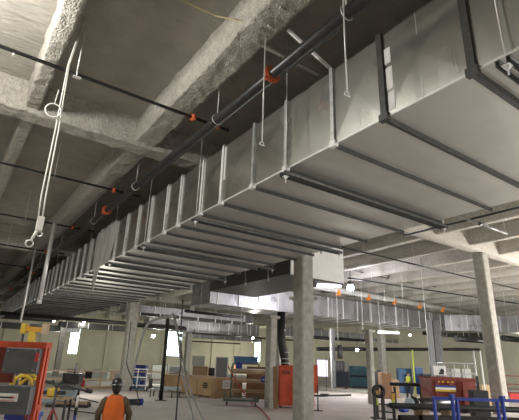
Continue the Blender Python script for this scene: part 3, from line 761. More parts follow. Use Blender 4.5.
# coiled black hose reel
p = at_floor(379.5, 397, 17.5); t = thing('hose_reel', 'black hose reel with amber sides beside the slim column', 'reel', p, RZ)
b = MB()
for k in range(4): b.ring((0,.08*k,1.14), .20-.02*(k%2), .045, (0,1,0), 24, 8)
b.build('hose', 'black', t); MB().box(-.17, -.13, -.05, .34, 0, 1.15).box(.13, .17, -.05, .34, 0, 1.15).build('side_frame', 'dark', t)
# brown cartons behind
carton(383, 393, 373, 399, .9, 'brown carton stack piece behind the hose reel', 'card_dark')
carton(372, 382, 370, 396, .8, 'dark crate in shade behind the slim column', 'dark', 'crate', 'equipment_crate')
carton(393.5, 400, 380, 398, .6, 'small pale carton between the brown carton and the lime-vested worker', 'card')
# blue panels and yellow pole
panel_box(399.5, 413, 368.5, 392, 39, .5, 'blue plastic-wrapped panel stack behind the lime-vested worker', 'blue_dull', 'wrapped_panels', 'panels', zlift=0, lidm='teal')
panel_box(417.5, 424.5, 367.5, 392, 38, .5, 'bright blue panel right of the tall yellow pole', 'blue_dull', 'wrapped_panels', 'panels', zlift=0, lidm='blue')
panel_box(425, 433, 374, 394, 37, .7, 'black equipment crate right of the bright blue panel', 'navy', zlift=0, lidm='dark')
p = fl(416, 396); t = thing('warning_pole', 'tall yellow pole standing before the blue panels', 'pole', p, RZ)
MB().tube([(0,0,.04), (0,0,pt(416, 350, depth(p)).z)], .05, 10).build('pole', 'lime', t); MB().tube([(0,0,0), (0,0,.04)], .25, 16).build('base_plate', 'yellow', t)
p = fl(398.5, 395.5); t = thing('yellow_bollard', 'short yellow bollard left of the lime-vested worker', 'bollard', p, RZ)
MB().tube([(0,0,0), (0,0,.75)], .07, 12).build('post', 'lime', t); MB().tube([(0,0,0),(0,0,.03)], .14, 14).build('base_plate', 'dark', t)

# dumpster
dd = 23.0; a = pt(432, 380, dd); b = pt(479, 384, dd)
p = at_floor(455, 400, dd); w = (pt(478, 400, dd)-pt(433, 400, dd)).length; h = pt(455, 379, dd).z
ds = thing('waste_container', 'rust-red steel waste container behind the blue pipe cart', 'container', p, RZ)
b = MB(); bm = b.bm
v = [bm.verts.new(q) for q in ((-w/2+.05,0,.15),(w/2-.1,0,.15),(w/2-.1,1.5,.15),(-w/2+.05,1.5,.15),(-w/2,-.05,h),(w/2,-.05,h),(w/2,1.6,h),(-w/2,1.6,h))]
for f in ((0,3,2,1),(0,1,5,4),(1,2,6,5),(2,3,7,6),(3,0,4,7)): bm.faces.new([v[i] for i in f])
s = b.build('bin_body', 'rust_red', ds); so = s.modifiers.new('plate', 'SOLIDIFY'); so.thickness = .05
for x in (-.8, -.2, .4): MB().box(x*w*.5-.04, x*w*.5+.04, -.12, 0, .25, h-.1).build('rib', 'rust_red', ds)
MB().box(-w/2-.04, w/2+.04, -.1, 0, h-.04, h+.06).box(-w/2-.04, w/2+.04, 1.55, 1.65, h-.04, h+.06).build('top_rail', 'rust_red', ds)
s0 = -w/2+.15
MB().box(s0, s0+1.0, -.135, -.125, h*.62, h*.68).build('stripe', 'yellow', ds); MB().box(s0, s0+1.0, -.135, -.125, h*.68, h*.74).build('stripe', 'white_paint', ds); MB().box(s0, s0+1.0, -.135, -.125, h*.74, h*.80).build('stripe', 'blue', ds)
lt = MB()
for k in range(4): lt.box(s0+.14+.2*k+(.06 if k > 1 else 0), s0+.25+.2*k+(.06 if k > 1 else 0), -.136, -.125, h*.88, h*.93)
lt.build('marking', 'amber', ds)
MB().box(-w/2+.3, -w/2+.5, .1, 1.4, 0, .15).box(w/2-.5, w/2-.3, .1, 1.4, 0, .15).build('skid', 'dark', ds)
# white sign with a dark emblem above it
dd = 24.9; q0, q1 = pt(434.5, 375, dd), pt(447, 366, dd)
p = at_floor(440.5, 380, dd); t = thing('site_sign', 'white square sign with a dark round mark above the waste container', 'sign', p, RZ)
sw = (pt(447, 370, dd)-pt(434.5, 370, dd)).length/2
MB().box(-sw, sw, -.03, 0, q0.z, q1.z).build('sign_board', 'white_paint', t)
MB().tube([(.12, -.045, (q0.z+q1.z)/2-.02), (.12, -.03, (q0.z+q1.z)/2-.02)], .11, 16).box(-.05, .2, -.045, -.03, (q0.z+q1.z)/2-.2, (q0.z+q1.z)/2-.1).build('emblem', 'ink', t)
for x in (-sw*.7, sw*.7): MB().tube([(x, .02, 0), (x, .02, q1.z)], .03, 8).build('leg', 'steel', t)
# pale mesh cage behind the dumpster
p = at_floor(462, 392, 26.5); t = thing('wire_cage', 'pale wire cage standing behind the waste container', 'cage', p, RZ)
b = MB(); 
for x in (-.9, -.3, .3, .9): b.tube([(x, 0, 0), (x, 0, 2.35)], .03, 6)
for z in (.6, 1.2, 1.8, 2.35): b.tube([(-.9, 0, z), (.9, 0, z)], .025, 6)
for x in (-.9, .9): b.tube([(x, 0, 2.35), (x, .9, 2.35)], .03, 6).tube([(x, .9, 2.35), (x, .9, 0)], .03, 6)
b.build('cage_frame', 'steel', t); MB().box(-.5, .7, .1, .8, 1.5, 2.05).build('stored_carton', 'light_grey', t)
p = at_floor(484, 392, 25); t = thing('pipe_gate', 'white pipe frame standing right of the wire cage', 'frame', p, RZ)
MB().tube([(-.3,0,0), (-.3,0,3.0), (.05,0,3.0), (.05,0,0)], .045, 8).build('pipe', 'white_paint', t)
p = at_floor(481, 395, 21); t = thing('tool_box', 'small dark tool cabinet at the right end of the waste container', 'cabinet', p, RZ)
MB().box(-.35, .35, 0, .5, .05, 1.15).build('cabinet_body', 'dark', t, bevel=.02); MB().box(-.05, .02, .1, .2, 1.15, 1.75).build('handle', 'black', t)
MB().box(-.35, -.25, 0, .5, 0, .05).box(.25, .35, 0, .5, 0, .05).build('skid', 'black', t)
carton(484, 492, 385, 405, .5, 'brown carton between the waste container and the pale column', 'wood')
p = at_floor(437, 392, 33); t = thing('steel_column', 'grey steel post with a dark box side rising behind the white sign', 'column', p, RZ)
MB().box(-.25, .12, 0, .2, 0, 5.4).build('post', 'grey_panel', t); MB().box(.2, .75, .05, .5, 0, 5.4).build('dark_casing', 'dark', t)
pa, pb_ = pt(390, 382, 25), pt(424, 387, 25); zz = (pa.z+pb_.z)/2; pa.z = pb_.z = zz
t = thing('pipe_bundle_rack', 'dark pipe laid at waist height in front of the lime-vested worker', 'pipe', (pa.x, pa.y, 0))
dv = pb_-pa; MB().tube([(0,0,zz), Vector((dv.x,dv.y,zz))], .09, 14).build('pipe', 'black', t)
for k in (.12, .9):
    q = dv*k; MB().box(q.x-.05, q.x+.05, q.y-.05, q.y+.05, 0, zz-.12).box(q.x-.2, q.x+.2, q.y-.2, q.y+.2, 0, .04).build('leg', 'dark', t)
# cartons on the near side of the dumpster
carton(432, 441, 390, 404, .5, 'tan carton standing before the left end of the waste container', 'card')
carton(427, 432, 393, 404, .4, 'small orange-tan carton left of the tan one by the container', 'wood')
# red guard frame far right
p = fl(514, 402); t = thing('red_guard_rail', 'red railing frame at the right edge behind the pale column', 'railing', p, RZ)
b = MB()
for x in (-.35, .9): b.tube([(x, 0, 0), (x, 0, 2.0-(375-371)/435*depth(p)*.9)], .035, 8)
b.build('post', 'rust_red', t)
for z in (.6, 1.15, 1.7): MB().tube([(-.35, 0, z), (.9, 0, z)], .03, 8).build('rail', 'rust_red', t)
MB().box(-.2, .5, .05, .1, .1, .55).build('kick_panel', 'red_ink', t)

# blue pipe cart in front with black pipes
CD = 9.0
pc = at_floor(476, 420, CD); bc = thing('pipe_cart', 'blue tubular pipe cart along the bottom right corner', 'cart', pc, 0)
def cw(x, y, d=CD): return pt(x, y, d)-pc
A, B = cw(432, 397), cw(530, 402.5)
zt = (A.z+B.z)/2; A.z = B.z = zt
MB().bar(A, B, .055, .055).build('top_rail', 'blue', bc)
dirx = (B-A).normalized(); back = Vector((-dirx.y, dirx.x, 0)); 
if back.dot(FH) < 0: back = -back
def cart_post(x, dx=0, off=0.0, sl=0):
    q = cw(x, 398); q = A+dirx*((q-A).dot(dirx)); q = q+back*off
    MB().bar((q.x, q.y, .1), (q.x+dirx.x*sl, q.y+dirx.y*sl, zt+.03), .048, .048, (1,0,0)).build('post', 'blue', bc); return q
posts = [cart_post(434), cart_post(452), cart_post(456.5, off=.0), cart_post(496.5), cart_post(502), cart_post(523)]
for q in (posts[1], posts[4]): MB().box(q.x-.05, q.x+.05, q.y-.04, q.y+.04, zt-.02, zt+.08).build('stake_socket', 'blue', bc)
MB().bar(Vector((A.x, A.y, .42)), Vector((B.x, B.y, .42)), .07, .07).build('lower_rail', 'blue', bc)
A2, B2 = A+back*1.15, B+back*1.15
MB().bar(Vector((A2.x, A2.y, .42)), Vector((B2.x, B2.y, .42)), .07, .07).build('lower_rail', 'blue', bc)
for k in (0.03, .35, .68, .98):
    a_, b_ = A.lerp(B, k), A2.lerp(B2, k); MB().bar((a_.x, a_.y, .42), (b_.x, b_.y, .42), .07, .07).build('cross_bar', 'blue', bc)
for k in (0.05, .95):
    for o_ in (0, 1.15):
        q = A.lerp(B, k)+back*o_; MB().tube([q.xy.to_3d()+Vector((0,0,.12))-back*.03, q.xy.to_3d()+Vector((0,0,.12))+back*.03], .12, 14).bar((q.x, q.y, .12), (q.x, q.y, .42), .05, .05, (1,0,0)).build('caster', 'black', bc)
def cart_pipe(off, z, r, ext, ext2, label, m='black_pipe', cap=None):
    a_ = pc+A+back*off-dirx*ext; b_ = pc+B+back*off+dirx*ext2; a_.z = b_.z = z
    t = thing('steel_pipe', label, 'pipe', a_, 0, 'pipes on the blue cart')
    MB().tube([(0,0,0), b_-a_], r, 20, cap=False).tube([(0,0,0), b_-a_], r*.9, 20, cap=False).build('pipe_wall', m, t)
    if cap: MB().tube([-dirx*.03, dirx*.02], r*1.03, 20).build('end_cover', cap, t)
    return t
cart_pipe(.28, .66, .20, .32, 2, 'thick black pipe lying on the blue cart, nearest the blue rail')
cart_pipe(.72, .63, .17, .35, 2, 'black pipe lying on the blue cart behind the thickest one')
cart_pipe(.55, 1.0, .13, .05, 2, 'black pipe on top of the others in the blue cart')
cart_pipe(1.25, 1.22, .06, .45, 2, 'greyish long pipe lying on the back top of the blue cart', 'dark')
cart_pipe(1.0, .95, .12, .35, 2, 'black pipe at the back of the blue cart under the greyish one')
e = pt(410.5, 403.5, 10.9); t = thing('pipe_spool', 'black flanged pipe spool with a pale blue end cover left of the blue cart', 'pipe', (e.x, e.y, e.z))
ax = dirx*.85+back*.5; ax.normalize()
MB().tube([(0,0,0), ax*1.6], .11, 18).build('pipe', 'black_pipe', t); MB().tube([-ax*.05, (0,0,0)], .125, 20).build('end_cover', 'pale_blue', t); MB().tube([ax*.1, ax*.15], .15, 18).build('flange', 'dark', t)
for k in (.35, 1.3):
    q = ax*k; MB().box(q.x-.12, q.x+.12, q.y-.12, q.y+.12, -e.z, -.105).build('support', 'wood', t)
e = pt(417, 424, 9.3); t = thing('pipe_elbow', 'large black pipe elbow on the floor at the bottom edge left of the blue cart', 'elbow', (e.x, e.y, 0))
MB().tube([(-.42,0,.2), (-.40,.0,.55), (-.25,.03,.76), (.0,.08,.84), (.34,.13,.84)], [.2,.2,.2,.2,.2], 18).build('elbow', 'black', t); MB().box(-.65, -.2, -.3, .3, 0, .2).box(.15, .3, -.1, .4, 0, .64).build('timber_support', 'wood', t)
# scraps between the stands and the cart
for k, (x, y, l, m) in enumerate(((399, 409, 'crumpled white plastic scrap on the floor between stands and pipes', 'plastic'), (404, 412, 'blue glove-like rag on the floor under the pale blue pipe end', 'blue'), (390, 407, 'grey metal offcut behind the black and yellow stands', 'steel'))):
    p = fl(x, y); b = MB(); b.ball((0,0,.09), .28, 12, (1, .7, .45)); 
    for v in b.bm.verts: v.co += noise.noise_vector(v.co*6+Vector((k,0,0)))*.07
    for v in b.bm.verts: v.co.z = max(.004, v.co.z)
    o = b.build('floor_scrap', m); o.location = p; tag(o, l, 'scrap')

# ------------------------------------------------------------------ left-hand side
# orange panel cart
GD = 5.6
p0 = at_floor(20, 420, GD); og = thing('power_cart', 'orange-red steel cart with grey electrical panels at the left edge', 'cart', p0, RZ)
def lw(x, y, d=GD):
    q = pt(x, y, d)-p0; r = Matrix.Rotation(-RZ, 3, 'Z') @ q; return r
tr = lw(45.5, 345.5); xr = tr.x; ztop = tr.z; xl = lw(-16, 345).x
for y_ in (0, .09):
    for x_ in (xl, xr): MB().box(x_-.024, x_+.024, y_-.024, y_+.024, .12, ztop).build('post', 'orange_red', og)
for z_ in (ztop, .16, 1.42):
    MB().box(xl-.03, xr+.03, -.03, .03, z_-.035, z_+.035).box(xl-.03, xr+.03, .07, .12, z_-.035, z_+.035).box(xl-.03, xl+.03, 0, .09, z_-.03, z_+.03).box(xr-.03, xr+.03, 0, .09, z_-.03, z_+.03).build('frame_rail', 'orange_red', og)
a_, b_ = lw(-16, 350), lw(11, 383); MB().box(xl, b_.x, .02, .05, b_.z, ztop).build('red_side_panel', 'rust_red', og)
a_, b_ = lw(10.5, 347.5), lw(39.5, 374)
gp = MB().box(a_.x, b_.x, -.10, .0, b_.z, a_.z).build('panel_box', 'grey_panel', og, bevel=.012)
MB().box(a_.x+.02, b_.x-.02, -.112, -.10, b_.z+.02, a_.z-.02).build('cover', 'grey_panel', gp)
sc_ = MB()
for x_ in (a_.x+.04, b_.x-.04):
    for z_ in (a_.z-.04, b_.z+.04): sc_.tube([(x_, -.118, z_), (x_, -.112, z_)], .008, 8)
sc_.build('cover_screw', 'steel', gp)
MB().box(b_.x-.035, b_.x+.008, -.121, -.113, a_.z-.15, a_.z-.05).build('red_tag', 'red_ink', gp)
a_, b_ = lw(1, 384), lw(32.5, 414, GD); 
gp2 = MB().box(a_.x, b_.x, -.16, -.03, b_.z, a_.z).build('panel_box', 'grey_panel', og, bevel=.012)
MB().box(a_.x+.02, b_.x-.02, -.172, -.16, b_.z+.02, a_.z-.02).build('cover', 'grey_panel', gp2)
l0, l1 = lw(5, 392), lw(24.5, 400.5)
MB().box(l0.x, l1.x, -.178, -.172, l1.z, l0.z).build('label_plate', 'paper', gp2)
hh = (l0.z-l1.z); ar = MB(); zc = (l0.z+l1.z)/2
ar.box(l0.x+.03, l1.x-.07, -.182, -.178, zc-hh*.10, zc+hh*.10); ar.build('arrow_bar', 'ink', gp2)
ah = MB(); bm = ah.bm; v = [bm.verts.new(q) for q in ((l1.x-.075,-.181,zc-hh*.2),(l1.x-.025,-.181,zc),(l1.x-.075,-.181,zc+hh*.2),(l1.x-.075,-.179,zc-hh*.2),(l1.x-.025,-.179,zc),(l1.x-.075,-.179,zc+hh*.2))]
for f in ((0,1,2),(5,4,3),(0,3,4,1),(1,4,5,2),(2,5,3,0)): bm.faces.new([v[i] for i in f])
ah.build('arrow_head', 'red_ink', gp2)
MB().box(l0.x+.03, l1.x-.03, -.182, -.178, l1.z+hh*.08, l1.z+hh*.14).build('small_print', 'red_ink', gp2)
MB().box(xl-.03, xl+.03, -.2, .3, .1, .15).box(xr-.03, xr+.03, -.2, .3, .1, .15).build('foot_rail', 'orange_red', og)
MB().box(xr-.07, xr-.03, -.06, -.03, 1.3, 1.62).build('warning_strip', 'rust_red', og)
for x_ in (xl+.1, xr-.1):
    for y_ in (-.12, .2): MB().tube([(x_-.025, y_, .06), (x_+.025, y_, .06)], .06, 14).build('caster', 'black', og)
p = p0 + Matrix.Rotation(RZ, 3, 'Z') @ Vector((lw(12, 418).x, .1, .2)); t = thing('blue_tote', 'blue plastic box low inside the orange cart at the bottom left corner', 'box', p, RZ)
zz = lw(12, 416).z-.2; MB().box(-.13, .13, 0, .38, 0, zz).build('box_body', 'blue', t, bevel=.02); MB().box(-.14, .14, -.012, .39, zz-.05, zz).build('rim', 'blue', t)
# coil of yellow leads behind the cart
p = at_floor(25, 380, 7.4); t = thing('material_lift', 'yellow-orange lift mast with a T-shaped top behind the orange cart', 'lift', at_floor(32, 380, 13), RZ)
q0 = at_floor(32, 380, 13)
def mw(x, y): return Matrix.Rotation(-RZ, 3, 'Z') @ (pt(x, y, 13)-q0)
c_ = mw(33.5, 331); MB().box(c_.x-.09, c_.x+.09, -.06, .06, .1, c_.z).build('mast', 'yellow', t); 
l_, r_ = mw(23, 328.5), mw(46.5, 331)
MB().bar(l_, (r_.x, 0, l_.z-.03), .14, .13).build('cross_beam', 'amber', t)
MB().box(l_.x-.02, l_.x+.12, -.1, .1, l_.z-.14, l_.z+.14).build('fork_stop', 'yellow', t); MB().box(r_.x-.1, r_.x+.02, -.1, .1, l_.z-.15, l_.z+.14).build('fork_stop', 'copper_tint', t)
MB().box(c_.x-.5, c_.x+.5, -.07, .07, 0, .1).box(c_.x-.07, c_.x+.07, -.6, .4, 0, .1).build('base_leg', 'yellow', t)
MB().bar((c_.x-.15, .05, .1), (c_.x-.3, .05, c_.z*.98), .03, .05).build('brace', 'dark', t)
t = thing('lead_coil', 'coil of yellowish leads hanging behind the orange cart', 'coil', pt(22, 383, 7.6))
MB().ring((0,0,-.05), .16, .025, (.3,1,.1), 20, 6).ring((.06,.03,-.03), .18, .022, (.1,1,.3), 20, 6).ring((.12,0,-.08), .15, .022, (.5,1,0), 20, 6).build('cable', 'yellow', t)
ph = pt(22, 383, 7.6); MB().tube([(.05,.1,.12), (.05,.1,.2)], .02, 6).box(0, .1, .08, .16, -ph.z, .2).build('stand_post', 'dark', t)

# pipe threading bench: tripod stands carrying a long pipe
def tripod(x, ytop, d, label, foot='rust_red', yb=None):
    p = at_floor(x, 400, d); h = pt(x, ytop, d).z
    t = thing('tripod_stand', label, 'stand', p, RZ)
    for k in range(3):
        a = 2*PI*k/3+.5; MB().tube([(0,0,h*.62), (math.cos(a)*.42, math.sin(a)*.42, .015)], .022, 8).build('leg', foot, t)
    MB().tube([(0,0,h*.35), (0,0,h-.1)], .03, 10).build('stem', 'dark', t); MB().ring((0,0,h*.42), .17, .012, (0,0,1), 16, 5).build('brace_ring', foot, t)
    MB().bar((0,0,h-.1), (-.12,0,h+.06), .03, .04).bar((0,0,h-.1), (.12,0,h+.06), .03, .04).build('yoke', 'dark', t)
    return p, h
tripod(54.5, 383, 11.0, 'dark red tripod pipe stand left of the worker in the orange vest', 'rust_red')
pA, pB = pt(34, 379, 11.2), pt(91, 391.5, 13.6)
t = thing('steel_pipe', 'long dark pipe laid across the tripod stand at left', 'pipe', pA)
MB().tube([(0,0,0), pB-pA], .036, 12).build('pipe', 'dark', t); MB().tube([(pB-pA)*.9, (pB-pA)], .06, 12).build('pipe_end_fitting', 'black', t)
p = fl(73.5, 425) ; h = pt(76, 389, depth(p)).z
t = thing('stand_post', 'thin pipe stand post with a white band and blue foot beside the tripod', 'stand', p, RZ)
MB().tube([(0,0,.0), (0,0,.28)], .045, 10).build('blue_foot', 'blue', t); MB().tube([(0,0,.28), (0,0,.5)], .05, 10).build('black_sleeve', 'black', t); MB().tube([(0,0,.5), (0,0,.85)], .04, 10).build('white_band', 'paper', t); MB().tube([(0,0,.85), (0,0,h), (-.16,0,h+.05)], .035, 10).build('arm', 'dark', t)
MB().box(-.2, .2, -.03, .03, 0, .03).box(-.03, .03, -.2, .2, 0, .03).build('cross_foot', 'dark', t)
# machine on the bench, blue sheets, timber pile
p = at_floor(51, 388, 12.4); t = thing('threading_machine', 'yellowish pipe machine on a low bench left of the tripod', 'machine', p, RZ)
MB().box(-.10, .14, 0, .3, .99, 1.2).build('machine_body', 'yellow', t, bevel=.04); MB().tube([(-.3, .15, 1.08), (.34, .15, 1.08)], .05, 12).build('chuck', 'dark', t)
MB().box(-.45, .5, -.05, .4, .93, .98).build('bench_top', 'wood', t)
for x_ in (-.4, .44):
    for y_ in (0, .34): MB().box(x_-.025, x_+.025, y_-.025, y_+.025, 0, .93).build('leg', 'dark', t)
def sheet(x, y, w, dpt, label, m, z=0.0, tilt=0.0, rz=0.0, th=.05):
    p = fl(x, y); b = MB(); n = 8; bm = b.bm; rows = []
    t = thing('sheet_stack', label, 'sheet', (p.x, p.y, z), RZ+rz)
    mt = Matrix.Rotation(tilt, 4, 'X')
    b.box(-w/2, w/2, 0, dpt, 0, th, mt).build('sheet', m, t, bevel=.01)
    return t
sheet(52, 404, 1.5, 1.3, 'pale blue sheet leaning low behind the tripod stand', 'pale_blue', .02, .42, .1)
t = thing('timber_pile', 'low pile of dark timbers and boards on the floor behind the tripod', 'timber', fl(64, 407.5), RZ+.12)
for k, (y_, z_, m_) in enumerate(((0,.0,'dark'),(.22,0,'wood'),(.45,0,'dark'),(.1,.11,'wood'),(.32,.11,'card_dark'))): MB().box(-.75+.08*k, .95-.1*(k%2), y_, y_+.16, z_, z_+.1).build('timber', m_, t)
for k, (x, y, l) in enumerate(((43, 401, 'black bag slumped on the floor left of the tripod stand'), (60, 396.5, 'black bag behind the tripod stand, on the floor'))):
    b = MB(); b.ball((0,0,.2), .34, 14, (1.1, .8, .62))
    for v in b.bm.verts: v.co += noise.noise_vector(v.co*4+Vector((0,k*3,0)))*.1; 
    for v in b.bm.verts: v.co.z = max(.004, v.co.z)
    o = b.build('trash_bag', 'black'); o.location = fl(x, y); tag(o, l, 'bag')
p = fl(65, 400); t = thing('saw_bench', 'wooden saw horse behind the timber pile', 'saw horse', p, RZ)
MB().bar((-.6,0,.75), (.6,0,.75), .1, .1).build('beam', 'wood', t)
for x_ in (-.5, .5):
    for y_ in (-.25, .25): MB().bar((x_, 0, .75), (x_*1.1, y_, 0), .05, .05, (1,0,0)).build('leg', 'wood', t)
p = at_floor(68, 378, 22); t = thing('equipment_cart', 'grey loaded equipment stack in front of the far left column', 'equipment', p, RZ)
MB().box(-.5, .4, 0, .7, .1, .8).build('lower_case', 'grey_panel', t, bevel=.03); MB().box(-.3, .5, .05, .6, .8, 1.25).build('upper_case', 'dark', t, bevel=.03); MB().tube([(.2,.2,1.25), (.25,.2,1.7)], .05, 8).build('handle', 'steel', t)
for x_ in (-.4, .3): MB().tube([(x_-.03,.1,.05), (x_+.03,.1,.05)], .05, 10).tube([(x_-.03,.6,.05), (x_+.03,.6,.05)], .05, 10).build('caster', 'black', t)
p = fl(81.5, 388.5); t = thing('fire_extinguisher', 'small red extinguisher standing by the far guard rail', 'extinguisher', p, RZ)
b = MB().loft([((0,0,0),.16,.16),((0,0,.55),.16,.16),((0,0,.68),.08,.08),((0,0,.74),.05,.05)], 14); b.build('cylinder', 'red_ink', t); MB().box(-.05, .14, -.03, .03, .74, .82).build('valve', 'black', t)

# guard rail along the far slab edge
GY = 32.0
gr = thing('guard_rail', 'long guard rail along the far floor edge behind the worker', 'railing', (3.0, GY, 0))
for x_ in [0, 2.2, 4.4, 6.6, 8.8, 11, 13]: MB().box(x_-.04, x_+.04, -.04, .04, 0, 1.18).build('post', 'wood', gr)
for z_ in (1.12, .6): MB().box(-.2, 13.2, -.06, -.02, z_-.045, z_+.045).build('rail', 'copper_tint', gr)
MB().box(-.2, 13.2, -.06, -.03, .02, .16).build('toe_board', 'card', gr)
# clutter beyond the rail
for k, (x, ytop, w_, m_, l) in enumerate(((72, 369, 1.1, 'light_grey', 'pale low stack beyond the guard rail, left of the tall window'), (99, 369.5, 1.4, 'light_grey', 'pale low stack beyond the guard rail, between window and worker'), (88, 371, .7, 'dark', 'dark small crate beyond the guard rail, between the two pale stacks'), (107, 371, .8, 'copper_tint', 'tan crate beyond the guard rail above the worker'))):
    d_ = 41+k; p = at_floor(x, 380, d_); h_ = pt(x, ytop, d_).z; t = thing('equipment_crate', l, 'crate', p, RZ)
    MB().box(-w_/2, w_/2, 0, .8, 0, h_).build('crate_body', m_, t, bevel=.03); MB().box(-w_/2-.02, w_/2+.02, -.02, .82, h_-.08, h_+.02).build('lid', m_, t)
# blue cabinet and white rail cart right of the worker's column
panel_box(133, 143.5, 365, 386.5, 34.5, .8, 'bright blue cabinet behind the white rail cart, right of the worker', 'blue', 'storage_cabinet', 'cabinet', zlift=0)
p = fl(136, 391); t = thing('rail_cart', 'white-railed cart with blue parts right of the worker in the orange vest', 'cart', p, RZ)
for x_ in (-.55, .0, .6):
    MB().box(x_-.03, x_+.03, -.03, .03, .1, 1.4).build('upright', 'white_paint', t)
for z_ in (.35, .85, 1.35): MB().box(-.6, .65, -.04, 0, z_-.03, z_+.03).build('rail', 'white_paint', t)
MB().box(-.6, .65, 0, .7, .12, .2).build('platform', 'blue_dull', t); MB().box(-.35, .1, .1, .5, .2, 1.0).build('blue_canister', 'blue_dull', t, bevel=.06)
for x_ in (-.5, .55): MB().tube([(x_-.03, .1, .07), (x_+.03, .1, .07)], .07, 12).tube([(x_-.03, .6, .07), (x_+.03, .6, .07)], .07, 12).build('caster', 'black', t)
a, b = fl(126, 405.5), fl(142, 405)
t = thing('blue_roll', 'dark roll with a blue end lying on the floor right of the worker', 'roll', a)
MB().tube([(0,0,.14), Vector((b.x-a.x, b.y-a.y, .14))*.86+Vector((0,0,.02))], .13, 14).build('roll', 'navy', t); MB().tube([Vector((b.x-a.x, b.y-a.y, .14))*.8+Vector((0,0,.028)), Vector((b.x-a.x, b.y-a.y, .14))], .145, 14).build('blue_end', 'blue', t)
# low long cart with a leaning black pole
p = fl(163, 397.5); t = thing('platform_cart', 'low grey flat cart under the leaning black pole', 'cart', p, RZ)
MB().box(-.85, .95, -.2, .6, .36, .44).build('platform', 'steel', t); MB().box(-.85, -.8, -.2, .6, .44, .95).build('push_bar', 'dark', t); MB().box(-.6, .9, 0, .4, .44, .55).build('load_board', 'pale_blue', t)
for x_ in (-.7, -.2, .5):
    MB().box(x_-.03, x_+.03, -.15, -.1, .0, .36).build('leg', 'dark', t)
for x_ in (-.65, .8): MB().box(x_-.03, x_+.03, .5, .55, 0, .36).build('leg', 'dark', t)
a = at_floor(161.5, 392, 24.5); a.z = .0; b = pt(168, 318, 24.5)
t = thing('black_pole', 'black standing pole behind the low grey flat cart', 'pole', a)
MB().tube([(0,0,0), b-a], .10, 12).build('pole', 'black', t); MB().tube([(0,0,0), (0,0,.03)], .3, 16).build('base_plate', 'dark', t)

# hoses slung from above
def hose(label, q, d0, d1, r, m, name='air_hose', close=None):
    n = len(q); pts = [pt(x, y, d0+(d1-d0)*i/(n-1)) for i, (x, y) in enumerate(q)]
    pts2 = []
    for i in range(n-1):
        p_, a_, b_, c_ = pts[max(0,i-1)], pts[i], pts[i+1], pts[min(n-1,i+2)]
        for k in range(6):
            s = k/6; pts2.append(.5*((2*a_)+(b_-p_)*s+(2*p_-5*a_+4*b_-c_)*s*s+(3*a_-p_-3*b_+c_)*s**3))
    pts2.append(pts[-1])
    for v in pts2: v.z = max(v.z, r)
    o = MB().tube([v-pts[0] for v in pts2], r, 8).build(name, m); o.location = pts[0]; tag(o, label, 'hose'); return o
hose('grey hose arching down to the floor cart right of the worker', [(176,316),(160,318),(149,323),(143,334),(138,352),(133,372),(131,386)], 24, 24, .075, 'light_grey')
hose('thick grey hose hanging down past the cardboard crates to the floor', [(172,314),(175,322),(178,336),(180,356),(184,381),(190,406),(193,420),(197,440),(203,462)], 17, 10.5, .034, 'steel')
hose('second grey hose beside the thick one, reaching the floor by the crates', [(173,314),(176.5,324),(180,345),(184,365),(189,386),(197,406),(203.5,420),(212,440),(222,462)], 17.5, 10.2, .034, 'steel')
hose('thin dark cable dropping between the hoses and the flat cart', [(183,300),(181,330),(181,360),(178,385),(177,405),(175,430)], 13, 10, .018, 'black', 'power_cable')
hose('thin dark cable hanging just right of the white rail cart', [(131,322),(128,350),(127,365),(136,388),(139,405.5)], 22, 18, .022, 'dark', 'power_cable')
def floor_cable(label, q, r, m, name='power_cable'):
    pts = [fl(x, y)+Vector((0,0,r)) for x, y in q]; o = MB().tube([v-pts[0] for v in pts], r, 8).build(name, m); o.location = pts[0]; tag(o, label, 'cable')
floor_cable('red cable running across the floor away from the material rack', [(246,398),(252,402),(257,407),(262,411),(268,418),(276,430)], .025, 'red_cord')
a = pt(228, 366, 25.0); floor = fl(252, 404)
o = MB().tube([(0,0,0), (floor-a)*.33+Vector((0,0,-.1)), (floor-a)*.66+Vector((0,0,-.1)), floor-a], .03, 8).build('red_cable', 'red_cord'); o.location = a; tag(o, 'red cable slanting down across the material rack', 'cable')
floor_cable('dark cable lying across the floor left of the worker', [(62,395),(75,397.5),(86,400),(98,403)], .025, 'black')
floor_cable('second dark cable lying nearer on the floor, left of the worker', [(70,411),(80,412),(92,413.5),(98,414)], .02, 'dark')

# ------------------------------------------------------------------ lamps
def bulb_lamp(x, y, d, label, r, m, watt, name='string_lamp', col=(1,.96,.88)):
    p = pt(x, y, d); t = thing(name, label, 'lamp', p)
    MB().ball((0,0,0), r, 12).build('bulb', m, t)
    MB().tube([(0,0,r*.8), (0,0,r*1.8)], r*.6, 10).build('socket', 'black', t); MB().tube([(0,0,r*1.7), (0,0,8.98-p.z)], .012, 6).build('cord', 'black', t)
    if watt:
        l = bpy.data.lights.new('lamp_glow', 'POINT'); l.energy = watt; l.color = col; l.shadow_soft_size = r
        o = bpy.data.objects.new('lamp_glow', l); COL.objects.link(o); o.location = p+Vector((0,0,-r-.08))
bulb_lamp(357, 350, 34, 'small bright lamp hanging above the teal covered tank', .11, 'lamp_small', 500)
bulb_lamp(153.5, 336, 40, 'bright lamp hanging left of the leaning black pole', .15, 'lamp_small', 220, col=(.95,1,.85))
bulb_lamp(54, 321.5, 46, 'small lamp far left under the end of the big duct', .10, 'lamp_small', 80)
bulb_lamp(253, 338, 48, 'small lamp far behind, right of the grey cabinet', .11, 'lamp_small', 500)
bulb_lamp(84, 322, 44, 'small lamp above the tall bright window', .09, 'lamp_small', 60)
bulb_lamp(410, 335, 40, 'small lamp under the long cross duct at right', .09, 'lamp_small', 250)
